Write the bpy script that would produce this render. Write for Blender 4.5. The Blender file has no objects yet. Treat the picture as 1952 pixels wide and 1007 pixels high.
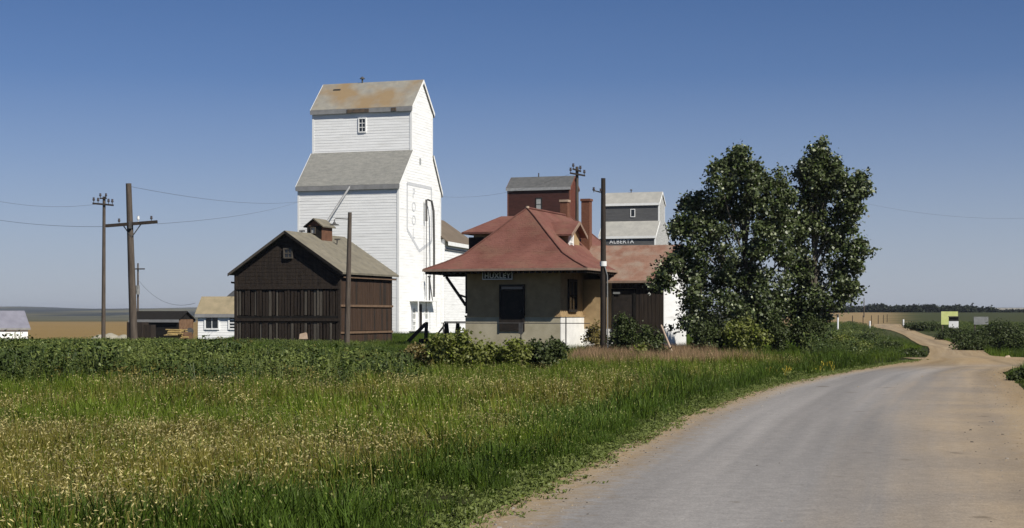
import bpy, math, random
import numpy as np
from mathutils import Vector, Matrix

R = math.radians
random.seed(7)
rng = np.random.default_rng(7)
S = bpy.context.scene

# ------------------------------------------------------------------ camera
F = 3000.0            # focal length in photo pixels
HZ = 602.0            # eye level row in the photo
EYE = 1.65
cam_d = bpy.data.cameras.new('camera')
cam = bpy.data.objects.new('camera', cam_d)
S.collection.objects.link(cam)
cam.location = (0, 0, EYE)
cam.rotation_euler = (R(90), 0, 0)
cam_d.sensor_width = 36
cam_d.lens = 36 * F / 1952
cam_d.shift_y = (HZ - 503.5) / 1952
cam_d.clip_end = 30000
S.camera = cam

# ------------------------------------------------------------------ light
PHI, ELEV = 48.0, 44.0           # sun to the right of and behind the camera
sdir = Vector((math.cos(R(PHI)) * math.cos(R(ELEV)), -math.sin(R(PHI)) * math.cos(R(ELEV)), math.sin(R(ELEV))))
W = bpy.data.worlds.new('World')
S.world = W
W.use_nodes = True
wn, wl = W.node_tree.nodes, W.node_tree.links
wn.clear()
sky = wn.new('ShaderNodeTexSky')
sky.sky_type = 'NISHITA'
sky.sun_disc = False
sky.sun_elevation = R(ELEV)
sky.sun_rotation = R(90 + PHI)
sky.altitude = 3000
sky.air_density = 1.0
sky.dust_density = 0.5
sky.ozone_density = 6.0
gam = wn.new('ShaderNodeMix')
gam.data_type = 'RGBA'
gam.blend_type = 'MULTIPLY'
gam.inputs['Factor'].default_value = 1
gam.inputs['B'].default_value = (.88, .98, 1.14, 1)
bg = wn.new('ShaderNodeBackground')
bg.inputs['Strength'].default_value = 0.05
wo = wn.new('ShaderNodeOutputWorld')
wl.new(sky.outputs[0], gam.inputs['A'])
wtc = wn.new('ShaderNodeTexCoord')
wsx = wn.new('ShaderNodeSeparateXYZ')
wl.new(wtc.outputs['Generated'], wsx.inputs[0])
wr = wn.new('ShaderNodeValToRGB')
wr.color_ramp.elements[0].position = 0.0
wr.color_ramp.elements[0].color = (.9, .9, .9, 1)
wr.color_ramp.elements[1].position = .215
wr.color_ramp.elements[1].color = (0, 0, 0, 1)
for p_, v_ in ((.054, .57), (.10, .29), (.15, .07)):
    e_ = wr.color_ramp.elements.new(p_)
    e_.color = (v_, v_, v_, 1)
wl.new(wsx.outputs['Z'], wr.inputs[0])
wmx = wn.new('ShaderNodeMix')
wmx.data_type = 'RGBA'
wl.new(wr.outputs[0], wmx.inputs['Factor'])
wl.new(gam.outputs['Result'], wmx.inputs['A'])
wmx.inputs['B'].default_value = (7.25, 7.6, 8.5, 1)
wl.new(wmx.outputs['Result'], bg.inputs[0])
wl.new(bg.outputs[0], wo.inputs[0])
sun_d = bpy.data.lights.new('sun', 'SUN')
sun_d.energy = 5.0
sun_d.angle = R(0.53)
sun_d.color = (1.0, 0.95, 0.86)
sun = bpy.data.objects.new('sun', sun_d)
S.collection.objects.link(sun)
sun.rotation_euler = sdir.to_track_quat('Z', 'Y').to_euler()
S.view_settings.view_transform = 'Standard'
S.view_settings.look = 'None'
S.view_settings.exposure = 0.25
S.view_settings.gamma = 1
S.view_settings.use_curve_mapping = False
S.render.engine = 'CYCLES'
S.cycles.max_bounces = 6
S.cycles.volume_bounces = 0


# ------------------------------------------------------------------ helpers
def ss(a, b, x):
    t = np.clip((np.asarray(x, float) - a) / (b - a), 0, 1)
    return t * t * (3 - 2 * t)


def _hash(ix, iy, seed):
    h = (ix.astype(np.int64) * 374761393 + iy.astype(np.int64) * 668265263 + seed * 1442695041) & 0xffffffff
    h = ((h ^ (h >> 13)) * 1274126177) & 0xffffffff
    return ((h ^ (h >> 16)) & 0xffff) / 65535.0


def noise(x, y, s=1.0, seed=0, octv=3):
    x = np.asarray(x, float) / s
    y = np.asarray(y, float) / s
    tot, amp, nrm = 0, 1, 0
    for o in range(octv):
        ix, iy = np.floor(x), np.floor(y)
        fx, fy = x - ix, y - iy
        fx = fx * fx * (3 - 2 * fx)
        fy = fy * fy * (3 - 2 * fy)
        a = _hash(ix, iy, seed + o)
        b = _hash(ix + 1, iy, seed + o)
        c = _hash(ix, iy + 1, seed + o)
        d = _hash(ix + 1, iy + 1, seed + o)
        tot = tot + amp * ((a * (1 - fx) + b * fx) * (1 - fy) + (c * (1 - fx) + d * fx) * fy)
        nrm += amp
        amp *= 0.5
        x, y = x * 2.03 + 17.1, y * 2.03 + 5.7
    return tot / nrm


def at(px, D):
    return (px - 976) / F * D


def zat(py, D):
    return EYE - (py - HZ) / F * D


def tag(o, label=None, cat=None, group=None, kind=None):
    if label: o['label'] = label
    if cat: o['category'] = cat
    if group: o['group'] = group
    if kind: o['kind'] = kind
    return o


def empty(name, loc, rz=0.0, label=None, cat=None, group=None):
    o = bpy.data.objects.new(name, None)
    S.collection.objects.link(o)
    o.location = loc
    o.rotation_euler = (0, 0, rz)
    o.empty_display_size = 0.3
    return tag(o, label, cat, group)


def link(name, me, parent=None, loc=None, rot=None):
    o = bpy.data.objects.new(name, me)
    S.collection.objects.link(o)
    if parent: o.parent = parent
    if loc is not None: o.location = loc
    if rot is not None: o.rotation_euler = rot
    return o


class MB:
    """collects shapes and links them as one mesh"""
    def __init__(self):
        self.v, self.f, self.m, self.sm = [], [], [], []

    def add(self, vs, fs, mi=0, smooth=False):
        n = len(self.v)
        self.v += [tuple(p) for p in vs]
        for f in fs:
            self.f.append(tuple(i + n for i in f))
            self.m.append(mi)
            self.sm.append(smooth)

    def box(self, x0, x1, y0, y1, z0, z1, mi=0):
        v = [(x0, y0, z0), (x1, y0, z0), (x1, y1, z0), (x0, y1, z0), (x0, y0, z1), (x1, y0, z1), (x1, y1, z1), (x0, y1, z1)]
        self.add(v, [(0, 3, 2, 1), (4, 5, 6, 7), (0, 1, 5, 4), (1, 2, 6, 5), (2, 3, 7, 6), (3, 0, 4, 7)], mi)

    def slab(self, quad, t, mi=0):
        """plate with its top on the given loop, thickness t straight down"""
        n = len(quad)
        v = list(quad) + [(p[0], p[1], p[2] - t) for p in quad]
        f = [tuple(range(n)), tuple(range(2 * n - 1, n - 1, -1))]
        for i in range(n):
            j = (i + 1) % n
            f.append((i, i + n, j + n, j))
        self.add(v, f, mi)

    def bar(self, p0, p1, w, h=None, mi=0):
        h = h or w
        p0, p1 = Vector(p0), Vector(p1)
        d = (p1 - p0).normalized()
        up = Vector((0, 0, 1)) if abs(d.z) < 0.95 else Vector((0, 1, 0))
        a = d.cross(up).normalized() * w / 2
        b = a.cross(d).normalized() * h / 2
        v = [p0 - a - b, p0 + a - b, p0 + a + b, p0 - a + b, p1 - a - b, p1 + a - b, p1 + a + b, p1 - a + b]
        self.add(v, [(0, 3, 2, 1), (4, 5, 6, 7), (0, 1, 5, 4), (1, 2, 6, 5), (2, 3, 7, 6), (3, 0, 4, 7)], mi)

    def tube(self, pts, rad, n=8, mi=0, caps=True):
        pts = [Vector(p) for p in pts]
        if not isinstance(rad, (list, tuple)): rad = [rad] * len(pts)
        rings = []
        for i, p in enumerate(pts):
            d = (pts[min(i + 1, len(pts) - 1)] - pts[max(i - 1, 0)]).normalized()
            up = Vector((0, 0, 1)) if abs(d.z) < 0.9 else Vector((1, 0, 0))
            a = d.cross(up).normalized()
            b = a.cross(d)
            rings.append([p + (a * math.cos(2 * math.pi * k / n) + b * math.sin(2 * math.pi * k / n)) * rad[i] for k in range(n)])
        v = [q for r in rings for q in r]
        f = []
        for i in range(len(rings) - 1):
            for k in range(n):
                a0, a1 = i * n + k, i * n + (k + 1) % n
                f.append((a0, a1, a1 + n, a0 + n))
        self.add(v, f, mi, True)
        if caps:
            m = len(v) - n
            self.add([v[k] for k in range(n)], [tuple(range(n - 1, -1, -1))], mi)
            self.add([v[m + k] for k in range(n)], [tuple(range(n))], mi)

    def siding(self, p0, p1, z0, z1, prof=None, pitch=0.25, out=0.015, mi=0, wob=0.004):
        """lapped boards from p0 to p1 (outside on the right hand side of p0->p1)"""
        p0, p1 = Vector((p0[0], p0[1], 0)), Vector((p1[0], p1[1], 0))
        L = (p1 - p0).length
        d = (p1 - p0) / L
        nrm = Vector((d.y, -d.x, 0))
        z = z0
        prev = None
        while z < z1 - 1e-4:
            zt = min(z + pitch, z1)
            a0, a1 = prof(z) if prof else (0, L)
            b0, b1 = prof(zt) if prof else (0, L)
            o = out + random.uniform(-wob, wob)
            q = [p0 + d * a0 + nrm * o + Vector((0, 0, z)), p0 + d * a1 + nrm * o + Vector((0, 0, z)),
                 p0 + d * b1 + nrm * 0.003 + Vector((0, 0, zt)), p0 + d * b0 + nrm * 0.003 + Vector((0, 0, zt))]
            self.add(q, [(0, 1, 2, 3)], mi)
            if prev:
                self.add([prev[3], prev[2], q[1], q[0]], [(0, 1, 2, 3)], mi)
            prev = q
            z = zt

    def mesh(self, name, mats):
        me = bpy.data.meshes.new(name)
        me.from_pydata(self.v, [], self.f)
        for m in (mats if isinstance(mats, (list, tuple)) else [mats]):
            me.materials.append(m)
        me.polygons.foreach_set('material_index', self.m)
        me.polygons.foreach_set('use_smooth', self.sm)
        me.update()
        return me

    def build(self, name, mats, parent=None, loc=None, rot=None):
        return link(name, self.mesh(name, mats), parent, loc, rot)


def box_part(name, mat, parent, *b):
    m = MB(); m.box(*b); return m.build(name, mat, parent)


# ------------------------------------------------------------------ materials
def mat(name, col, col2=None, scale=3.0, rough=0.8, bump=0.0, bscale=40.0, stretch=(1, 1, 1), spec=0.3, amt=(0.35, 0.65), metal=0.0, detail=6):
    m = bpy.data.materials.new(name)
    m.use_nodes = True
    n, l = m.node_tree.nodes, m.node_tree.links
    b = n['Principled BSDF']
    b.inputs['Roughness'].default_value = rough
    b.inputs['Specular IOR Level'].default_value = spec
    b.inputs['Metallic'].default_value = metal
    tc = n.new('ShaderNodeTexCoord')
    mp = n.new('ShaderNodeMapping')
    mp.inputs['Scale'].default_value = stretch
    l.new(tc.outputs['Object'], mp.inputs[0])
    if col2 is None:
        b.inputs['Base Color'].default_value = (*col, 1)
    else:
        t = n.new('ShaderNodeTexNoise')
        t.inputs['Scale'].default_value = scale
        t.inputs['Detail'].default_value = detail
        t.inputs['Roughness'].default_value = 0.62
        l.new(mp.outputs[0], t.inputs['Vector'])
        r = n.new('ShaderNodeValToRGB')
        r.color_ramp.elements[0].position, r.color_ramp.elements[1].position = amt
        r.color_ramp.elements[0].color = (*col, 1)
        r.color_ramp.elements[1].color = (*col2, 1)
        l.new(t.outputs['Fac'], r.inputs[0])
        l.new(r.outputs[0], b.inputs['Base Color'])
    if bump:
        t2 = n.new('ShaderNodeTexNoise')
        t2.inputs['Scale'].default_value = bscale
        t2.inputs['Detail'].default_value = 4
        l.new(mp.outputs[0], t2.inputs['Vector'])
        bp = n.new('ShaderNodeBump')
        bp.inputs['Strength'].default_value = bump
        bp.inputs['Distance'].default_value = 0.03
        l.new(t2.outputs['Fac'], bp.inputs['Height'])
        l.new(bp.outputs[0], b.inputs['Normal'])
    return m


def add_wash(m, col, scale, stretch, lo, hi, fac=1.0):
    """stains with a shape of their own over a material"""
    n, l = m.node_tree.nodes, m.node_tree.links
    b = n['Principled BSDF']
    src = b.inputs['Base Color'].links[0].from_socket if b.inputs['Base Color'].links else None
    tc = n.new('ShaderNodeTexCoord'); mp = n.new('ShaderNodeMapping')
    mp.inputs['Scale'].default_value = stretch
    mp.inputs['Location'].default_value = (3.1, 7.7, 1.3)
    l.new(tc.outputs['Object'], mp.inputs[0])
    t = n.new('ShaderNodeTexNoise'); t.inputs['Scale'].default_value = scale; t.inputs['Detail'].default_value = 8
    l.new(mp.outputs[0], t.inputs['Vector'])
    mr = n.new('ShaderNodeMapRange')
    mr.inputs['From Min'].default_value, mr.inputs['From Max'].default_value = lo, hi
    mr.inputs['To Max'].default_value = fac
    l.new(t.outputs['Fac'], mr.inputs[0])
    mx = n.new('ShaderNodeMix'); mx.data_type = 'RGBA'
    l.new(mr.outputs[0], mx.inputs['Factor'])
    if src: l.new(src, mx.inputs['A'])
    else: mx.inputs['A'].default_value = b.inputs['Base Color'].default_value
    mx.inputs['B'].default_value = (*col, 1)
    l.new(mx.outputs['Result'], b.inputs['Base Color'])
    return m


M = {}
M['white_board'] = add_wash(mat('white_board', (.8,.8,.785), (.89,.89,.875), .6, .75, .15, 30, (1, 1, 6)), (.58,.57,.54), 1.2, (.35, .35, 5), .55, .75, .6)
M['white_trim'] = mat('white_trim', (.76,.76,.74), (.84,.84,.82), 2, .7)
M['white_wainscot'] = mat('white_wainscot', (.66,.65,.62), (.78,.77,.74), 1.5, .8, .2, 20)
M['roof_weathered'] = add_wash(mat('roof_weathered', (.19,.19,.175), (.26,.255,.23), 1.4, .9, .5, 12, (1, 3, 3)), (.15,.15,.135), 5, (1, 1, 1), .5, .75, .6)
M['roof_rusty'] = add_wash(mat('roof_rusty', (.22,.21,.185), (.29,.275,.23), 1.4, .85, .4, 12), (.25,.165,.075), .3, (1, 1, 1), .42, .6, .8)
M['grey_fascia'] = mat('grey_fascia', (.2,.2,.2), (.26,.26,.26), 2, .8)
M['glass'] = mat('glass', (.02, .024, .028), None, rough=.12, spec=.6)
M['pane_pale'] = mat('pane_pale', (.3, .31, .3), (.4, .4, .38), 3, .35)
M['dark_metal'] = mat('dark_metal', (.05, .05, .05), (.09, .085, .08), 6, .6)
M['pale_metal'] = mat('pale_metal', (.3,.3,.3), (.42,.42,.41), 3, .5, metal=.2)
M['soot'] = mat('soot', (.05, .045, .04), (.14, .1, .07), 3, .9)
M['emblem'] = mat('emblem', (.5,.51,.53), (.58,.59,.6), 3, .8)
M['red_board'] = mat('red_board', (.042,.013,.009), (.06,.019,.014), 1, .85, .2, 20, (1, 1, 5))
M['red_board_trim'] = mat('red_board_trim', (.14,.05,.03), (.17,.07,.045), 2, .8)
M['dark_roof'] = mat('dark_roof', (.075,.077,.077), (.11,.11,.108), 2, .85)
M['grey_board'] = mat('grey_board', (.08,.08,.082), (.11,.11,.11), .8, .85, .2, 20, (1, 1, 5))
M['pale_board'] = mat('pale_board', (.34, .34, .33), (.45, .45, .43), .8, .85, .2, 20, (1, 1, 5))  # end walls, paler than the grey front boards
M['pale_roof'] = mat('pale_roof', (.29,.285,.26), (.36,.35,.315), 1, .85)
M['station_roof'] = add_wash(add_wash(mat('station_roof', (.13,.05,.037), (.185,.079,.06), .9, .85, .7, 14, (1, 1, 1)), (.165,.09,.06), .8, (1, 1, 3), .48, .68, .7), (.08,.03,.024), 7, (.6, .6, 4), .52, .7, .55)
M['station_cap'] = mat('station_cap', (.09,.036,.027), (.13,.055,.04), 4, .8)
M['wing_roof'] = add_wash(mat('wing_roof', (.19,.098,.068), (.26,.155,.112), 2.2, .9, .5, 14), (.26,.2,.155), 1.6, (1, 1, 1), .46, .66, .85)
M['shaded_wainscot'] = mat('shaded_wainscot', (.35,.31,.215), (.44,.395,.285), 1.5, .85, .2, 20)  # same white wainscot, with the front wall's shade put into the colour
M['stucco'] = mat('stucco', (.3,.21,.11), (.4,.285,.155), 2.2, .9, .35, 60)
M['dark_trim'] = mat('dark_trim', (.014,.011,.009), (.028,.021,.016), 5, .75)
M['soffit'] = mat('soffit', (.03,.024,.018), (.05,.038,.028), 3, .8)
M['eave_edge'] = mat('eave_edge', (.22,.15,.11), (.28,.2,.15), 5, .8)
M['brick'] = mat('brick', (.12,.05,.03), (.19,.085,.05), 9, .9, .4, 30, (1, 1, 3))
M['brick_cap'] = mat('brick_cap', (.34,.25,.18), (.42,.32,.24), 6, .9)
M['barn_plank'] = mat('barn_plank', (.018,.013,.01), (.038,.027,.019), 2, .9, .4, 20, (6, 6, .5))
M['barn_plank_grey'] = mat('barn_plank_grey', (.06,.052,.042), (.105,.09,.072), 2, .9, .4, 20, (6, 6, .5))
M['barn_side'] = mat('barn_side', (.036,.02,.012), (.062,.036,.022), 2, .9, .4, 20, (6, 6, .5))
M['barn_girt'] = mat('barn_girt', (.12,.075,.045), (.17,.11,.07), 4, .85)
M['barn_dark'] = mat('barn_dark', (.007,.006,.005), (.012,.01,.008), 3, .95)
M['barn_roof'] = add_wash(mat('barn_roof', (.15,.135,.1), (.2,.18,.135), 1.2, .9, .5, 14), (.11,.105,.09), 3, (1, 1, 1), .5, .7, .7)
M['cupola_red'] = mat('cupola_red', (.1,.048,.028), (.15,.072,.042), 3, .85)
M['pole_wood'] = mat('pole_wood', (.055,.043,.033), (.11,.088,.07), 3, .85, .4, 15, (4, 4, .4))
M['pole_dark'] = mat('pole_dark', (.018,.014,.011), (.04,.03,.023), 3, .85, .4, 15, (4, 4, .4))
M['porcelain'] = mat('porcelain', (.06, .05, .05), None, rough=.3)
M['porcelain_white'] = mat('porcelain_white', (.7, .7, .68), None, rough=.3)
M['wire'] = mat('wire', (.12, .13, .15), None, rough=.6)
M['tan_roof'] = mat('tan_roof', (.22,.185,.115), (.3,.245,.155), 1.5, .9)
M['lav_roof'] = mat('lav_roof', (.15,.15,.185), (.19,.19,.23), 1, .6)
M['lumber'] = mat('lumber', (.34,.24,.09), (.46,.34,.15), 3, .85)
M['rust_wall'] = mat('rust_wall', (.12,.065,.035), (.2,.12,.07), 3, .9)
M['pale_heap'] = mat('pale_heap', (.24,.225,.175), (.32,.3,.24), 2, .95)
M['yellow_sign'] = mat('yellow_sign', (.42,.46,.16), (.5,.53,.22), 2, .7)
M['white_sign'] = mat('white_sign', (.7, .7, .7), (.8, .8, .8), 2, .6)
M['faded_sign'] = mat('faded_sign', (.14,.145,.145), (.22,.225,.22), 2, .7)
M['black_sign'] = mat('black_sign', (.02, .02, .02), None, rough=.6)
M['bark'] = mat('bark', (.07, .06, .045), (.15, .13, .1), 4, .9, .5, 12, (3, 3, .6))
M['concrete'] = mat('concrete', (.4, .38, .34), (.5, .48, .43), 3, .9)


def leaf_mat(name, top, under, var=0.5, rough=.42, spec=.5, trans=.25, use_inst=False, pale=None):
    m = bpy.data.materials.new(name)
    m.use_nodes = True
    n, l = m.node_tree.nodes, m.node_tree.links
    b = n['Principled BSDF']
    b.inputs['Roughness'].default_value = rough
    b.inputs['Specular IOR Level'].default_value = spec
    a = n.new('ShaderNodeAttribute')
    a.attribute_name = 'tint' if use_inst else 'rnd'
    a.attribute_type = 'INSTANCER' if use_inst else 'GEOMETRY'
    r = n.new('ShaderNodeValToRGB')
    r.color_ramp.elements[0].color = (*[c * (1 - var) for c in top], 1)
    r.color_ramp.elements[1].color = (*[min(1, c * (1 + var)) for c in top], 1)
    if pale:                              # a share of leaves pale: turned undersides, with glints put into the colour
        r.color_ramp.elements[1].position = pale[0] - .01
        e_ = r.color_ramp.elements.new(pale[0]); e_.color = (*pale[1], 1)
    l.new(a.outputs['Fac'], r.inputs[0])
    if under:
        g = n.new('ShaderNodeNewGeometry')
        mx = n.new('ShaderNodeMix'); mx.data_type = 'RGBA'
        l.new(g.outputs['Backfacing'], mx.inputs['Factor'])
        l.new(r.outputs[0], mx.inputs['A'])
        mx.inputs['B'].default_value = (*under, 1)
        col = mx.outputs['Result']
    else:
        col = r.outputs[0]
    l.new(col, b.inputs['Base Color'])
    tr = n.new('ShaderNodeBsdfTranslucent')
    l.new(col, tr.inputs['Color'])
    ms = n.new('ShaderNodeMixShader')
    ms.inputs[0].default_value = trans
    l.new(b.outputs[0], ms.inputs[1]); l.new(tr.outputs[0], ms.inputs[2])
    l.new(ms.outputs[0], n['Material Output'].inputs['Surface'])
    return m


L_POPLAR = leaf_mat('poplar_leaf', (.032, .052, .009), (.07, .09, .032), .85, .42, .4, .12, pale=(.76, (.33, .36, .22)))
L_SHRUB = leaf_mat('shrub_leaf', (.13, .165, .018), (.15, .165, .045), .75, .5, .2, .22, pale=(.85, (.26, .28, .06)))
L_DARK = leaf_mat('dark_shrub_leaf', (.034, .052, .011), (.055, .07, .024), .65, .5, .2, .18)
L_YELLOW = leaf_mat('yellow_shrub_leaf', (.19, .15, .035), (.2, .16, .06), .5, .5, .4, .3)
L_FAR = leaf_mat('far_leaf', (.014, .02, .011), None, .5, .7, .2, .1)

def courses(m, step):
    n, l = m.node_tree.nodes, m.node_tree.links
    tc = n.new('ShaderNodeTexCoord')
    w = n.new('ShaderNodeTexWave')
    w.wave_type, w.bands_direction, w.wave_profile = 'BANDS', 'Z', 'SAW'
    w.inputs['Scale'].default_value = .314 / step
    w.inputs['Distortion'].default_value = .6
    w.inputs['Detail Scale'].default_value = 2
    l.new(tc.outputs['Object'], w.inputs['Vector'])
    bp = n.new('ShaderNodeBump')
    bp.inputs['Strength'].default_value = .35
    bp.inputs['Distance'].default_value = .04
    l.new(w.outputs['Fac'], bp.inputs['Height'])
    b = n['Principled BSDF']
    if b.inputs['Normal'].links: l.new(b.inputs['Normal'].links[0].from_socket, bp.inputs['Normal'])
    l.new(bp.outputs[0], b.inputs['Normal'])


for k_ in ('station_roof', 'wing_roof', 'barn_roof', 'roof_weathered', 'roof_rusty'): courses(M[k_], .1)

# ------------------------------------------------------------------ ground shape
RL = np.array([(-14, -6), (0, -3.0), (8, -1.25), (12.2, -.31), (17.2, .88), (25, 2.7), (34.6, 5.47), (42, 8.2), (51.6, 12.3), (57.6, 15.1),
               (67.8, 18.0), (85, 22.5), (103, 26.8), (137, 34.5), (150, 37.2), (165, 40.1), (183, 43.6), (215, 49.4), (300, 69)])
RR = np.array([(-14, -.9), (0, 2.3), (12, 4.9), (20, 7.0), (30.4, 10.0), (35.9, 11.6), (44, 13.7), (48, 15.3), (52, 17.6), (57, 19.3),
               (62, 18.9), (71, 21.3), (85, 25.3), (103, 29.6), (127, 34.9), (150, 39.3), (165, 42.4), (183, 46.4), (215, 53.6), (300, 74)])


def xl(y): return np.interp(y, RL[:, 0], RL[:, 1])
def xr(y): return np.interp(y, RR[:, 0], RR[:, 1])
def branch_lo(x): return 50.0 + (np.asarray(x, float) - 15) * 0.02 + 1.2 * (1 - ss(15, 19, x)) * 0
def branch_hi(x): return 60.5 + (np.asarray(x, float) - 15) * 0.03


def on_road(x, y, pad=0.0):
    a = (x > xl(y) - pad) & (x < xr(y) + pad) & (y < 300)
    b = (x > 14) & (y > branch_lo(x) - pad) & (y < branch_hi(x) + pad)
    return a | b


def terrain(x, y):
    x = np.asarray(x, float); y = np.asarray(y, float)
    ratio = x / np.maximum(y, 20)
    wl_ = 1 - ss(-9.5, -2.5, x + 0.02 * y)
    z = wl_ * (0.42 * ss(27, 56, y) - 0.34 * ss(60, 80, y))
    sink = (1 - ss(-.215, -.165, ratio)) * ss(88, 135, y)
    z = z - 2.4 * sink
    z = z + 2.9 * ss(260, 620, y) * ss(.12, .22, ratio)
    z = z - 0.35 * ss(75, 110, y) * (1 - ss(125, 175, y)) * ss(.16, .22, ratio)
    off = ss(0.3, 3.5, xl(y) - x)
    z = z + (noise(x, y, 4.0, 3, 2) - .5) * 0.16 * off * ss(6, 14, y) * (1 - ss(70, 90, y))
    # right hand verge stands a little above the road
    offr = ss(0.3, 3.0, x - xr(y)) * (y < 49.5) * ss(20, 30, y)
    z = z + offr * 0.25
    far = ss(1200, 2600, y)
    z = z * (1 - far) + far * 2.0
    return z


ys = np.concatenate([np.linspace(-40, 8, 13), np.arange(9, 130, 1.0), np.geomspace(131, 9000, 90)])
xs_pos = np.concatenate([np.arange(0, 60, 1.0), np.geomspace(60, 6000, 60)])
xs = np.concatenate([-xs_pos[:0:-1], xs_pos])
GX, GY = np.meshgrid(xs, ys)
GZ = terrain(GX, GY)
verts = np.stack([GX.ravel(), GY.ravel(), GZ.ravel()], 1)
nx, ny = len(xs), len(ys)
idx = np.arange(nx * ny).reshape(ny, nx)
faces = np.stack([idx[:-1, :-1].ravel(), idx[:-1, 1:].ravel(), idx[1:, 1:].ravel(), idx[1:, :-1].ravel()], 1)
me = bpy.data.meshes.new('ground')
me.from_pydata(verts.tolist(), [], faces.tolist())
me.polygons.foreach_set('use_smooth', [True] * len(me.polygons))
# soil, grass and crop colours of each field
gx, gy = verts[:, 0], verts[:, 1]
ratio = gx / np.maximum(gy, 1)
n1 = noise(gx, gy, 9, 11, 4)[:, None]
col = np.array([.018, .022, .007]) * (1 - n1) + np.array([.035, .037, .012]) * n1
far_g = np.array([.04, .048, .016]) * (1 - n1) + np.array([.06, .065, .024]) * n1
t = ss(90, 160, gy)[:, None]; col = col * (1 - t) + far_g * t
gold = np.array([.19, .125, .045]) * (1 - n1) + np.array([.24, .165, .065]) * n1
nl = noise(gx, gy, 120, 23, 2)
t = ((1 - ss(-.19, -.15, ratio)) * ss(150, 230, gy) * (1 - ss(900, 1300, gy)))[:, None]; col = col * (1 - t) + gold * t
goldr = np.array([.22, .155, .075]) * (1 - n1) + np.array([.27, .195, .1]) * n1
t = (ss(240, 275, gy) * ss(.14, .17, ratio) * (1 - ss(.238, .25, ratio)) * (1 - ss(640, 700, gy)))[:, None]; col = col * (1 - t) + goldr * t
drk = np.array([.042, .048, .018])
t = (ss(.25, .28, ratio) * ss(60, 80, gy) * (1 - ss(620, 800, gy)))[:, None]; col = col * (1 - t * .8) + drk * t * .8
hillc = np.array([.045, .05, .03]) * (1 - nl[:, None]) + np.array([.11, .1, .055]) * nl[:, None]
t = ss(900, 1500, gy)[:, None]; col = col * (1 - t) + hillc * t
ca = me.color_attributes.new('soil', 'FLOAT_COLOR', 'POINT')
ca.data.foreach_set('color', np.concatenate([col, np.ones((len(col), 1))], 1).ravel().astype(np.float32))
gm = mat('ground', (.05, .05, .02), None, rough=.95, spec=.1)
n, l = gm.node_tree.nodes, gm.node_tree.links
va = n.new('ShaderNodeVertexColor'); va.layer_name = 'soil'
tc = n.new('ShaderNodeTexCoord')
nt = n.new('ShaderNodeTexNoise'); nt.inputs['Scale'].default_value = 2.5; nt.inputs['Detail'].default_value = 8
l.new(tc.outputs['Object'], nt.inputs['Vector'])
mr = n.new('ShaderNodeMapRange'); mr.inputs['To Min'].default_value = .6; mr.inputs['To Max'].default_value = 1.4
l.new(nt.outputs['Fac'], mr.inputs[0])
mm = n.new('ShaderNodeMix'); mm.data_type = 'RGBA'; mm.blend_type = 'MULTIPLY'; mm.inputs['Factor'].default_value = 1
l.new(va.outputs['Color'], mm.inputs['A']); l.new(mr.outputs[0], mm.inputs['B'])
l.new(mm.outputs['Result'], n['Principled BSDF'].inputs['Base Color'])
me.materials.append(gm)
tag(link('ground', me), 'grassy ground running out to the fields', kind='structure')

# ------------------------------------------------------------------ roads
rm = bpy.data.materials.new('road'); rm.use_nodes = True
n, l = rm.node_tree.nodes, rm.node_tree.links
b = n['Principled BSDF']; b.inputs['Roughness'].default_value = .9; b.inputs['Specular IOR Level'].default_value = .25


def nd(t, **k):
    x = n.new('ShaderNode' + t)
    for a, v in k.items(): setattr(x, a, v)
    return x


def tex(scale, stretch=(1, 1, 1), src='UV', detail=6):
    tc = nd('TexCoord'); mp = nd('Mapping'); mp.inputs['Scale'].default_value = stretch
    l.new(tc.outputs[src], mp.inputs[0])
    t = nd('TexNoise'); t.inputs['Scale'].default_value = scale; t.inputs['Detail'].default_value = detail
    l.new(mp.outputs[0], t.inputs['Vector'])
    return t.outputs['Fac']


def mrange(s, a, b_, c=0, d=1):
    m = nd('MapRange'); m.inputs['From Min'].default_value = a; m.inputs['From Max'].default_value = b_
    m.inputs['To Min'].default_value = c; m.inputs['To Max'].default_value = d
    l.new(s, m.inputs[0]); return m.outputs[0]


def mixc(f, a, b_, blend='MIX'):
    m = nd('Mix', data_type='RGBA', blend_type=blend)
    if isinstance(f, (int, float)): m.inputs['Factor'].default_value = f
    else: l.new(f, m.inputs['Factor'])
    for k, v in (('A', a), ('B', b_)):
        if isinstance(v, tuple): m.inputs[k].default_value = (*v, 1)
        else: l.new(v, m.inputs[k])
    return m.outputs['Result']


def mth(op, a, b_=None):
    m = nd('Math', operation=op)
    for i, v in enumerate((a, b_)):
        if v is None: continue
        if isinstance(v, (int, float)): m.inputs[i].default_value = v
        else: l.new(v, m.inputs[i])
    return m.outputs[0]


at_e = nd('Attribute'); at_e.attribute_name = 'edge'
at_g = nd('Attribute'); at_g.attribute_name = 'pave'
ns = tex(1.0, (13, .07, 1))               # streaks along the driving direction
nb = tex(.35, (1, 1, 1), 'Object')
nf = tex(9, (1, 1, 1), 'Object', 8)
pav = mixc(mrange(ns, .35, .65), (.207,.2,.194), (.252,.24,.23))
dirt = mixc(mrange(ns, .35, .65), (.26,.185,.1), (.32,.24,.14))
pink = mixc(mrange(nb, .4, .6), (.225,.185,.14), (.285,.225,.155))
uvn = nd('UVMap')
sx = nd('SeparateXYZ'); l.new(uvn.outputs[0], sx.inputs[0])
side = mrange(mth('ADD', sx.outputs['X'], mth('MULTIPLY', mth('SUBTRACT', ns, .5), .35)), .45, .8)
body = mixc(side, pav, pink)
ew = mrange(mth('ADD', at_e.outputs['Fac'], mth('MULTIPLY', mth('SUBTRACT', nf, .5), 1.0)), 0.12, .8)
pv = mth('MULTIPLY', ew, at_g.outputs['Fac'])
c1 = mixc(pv, dirt, body)
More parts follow.
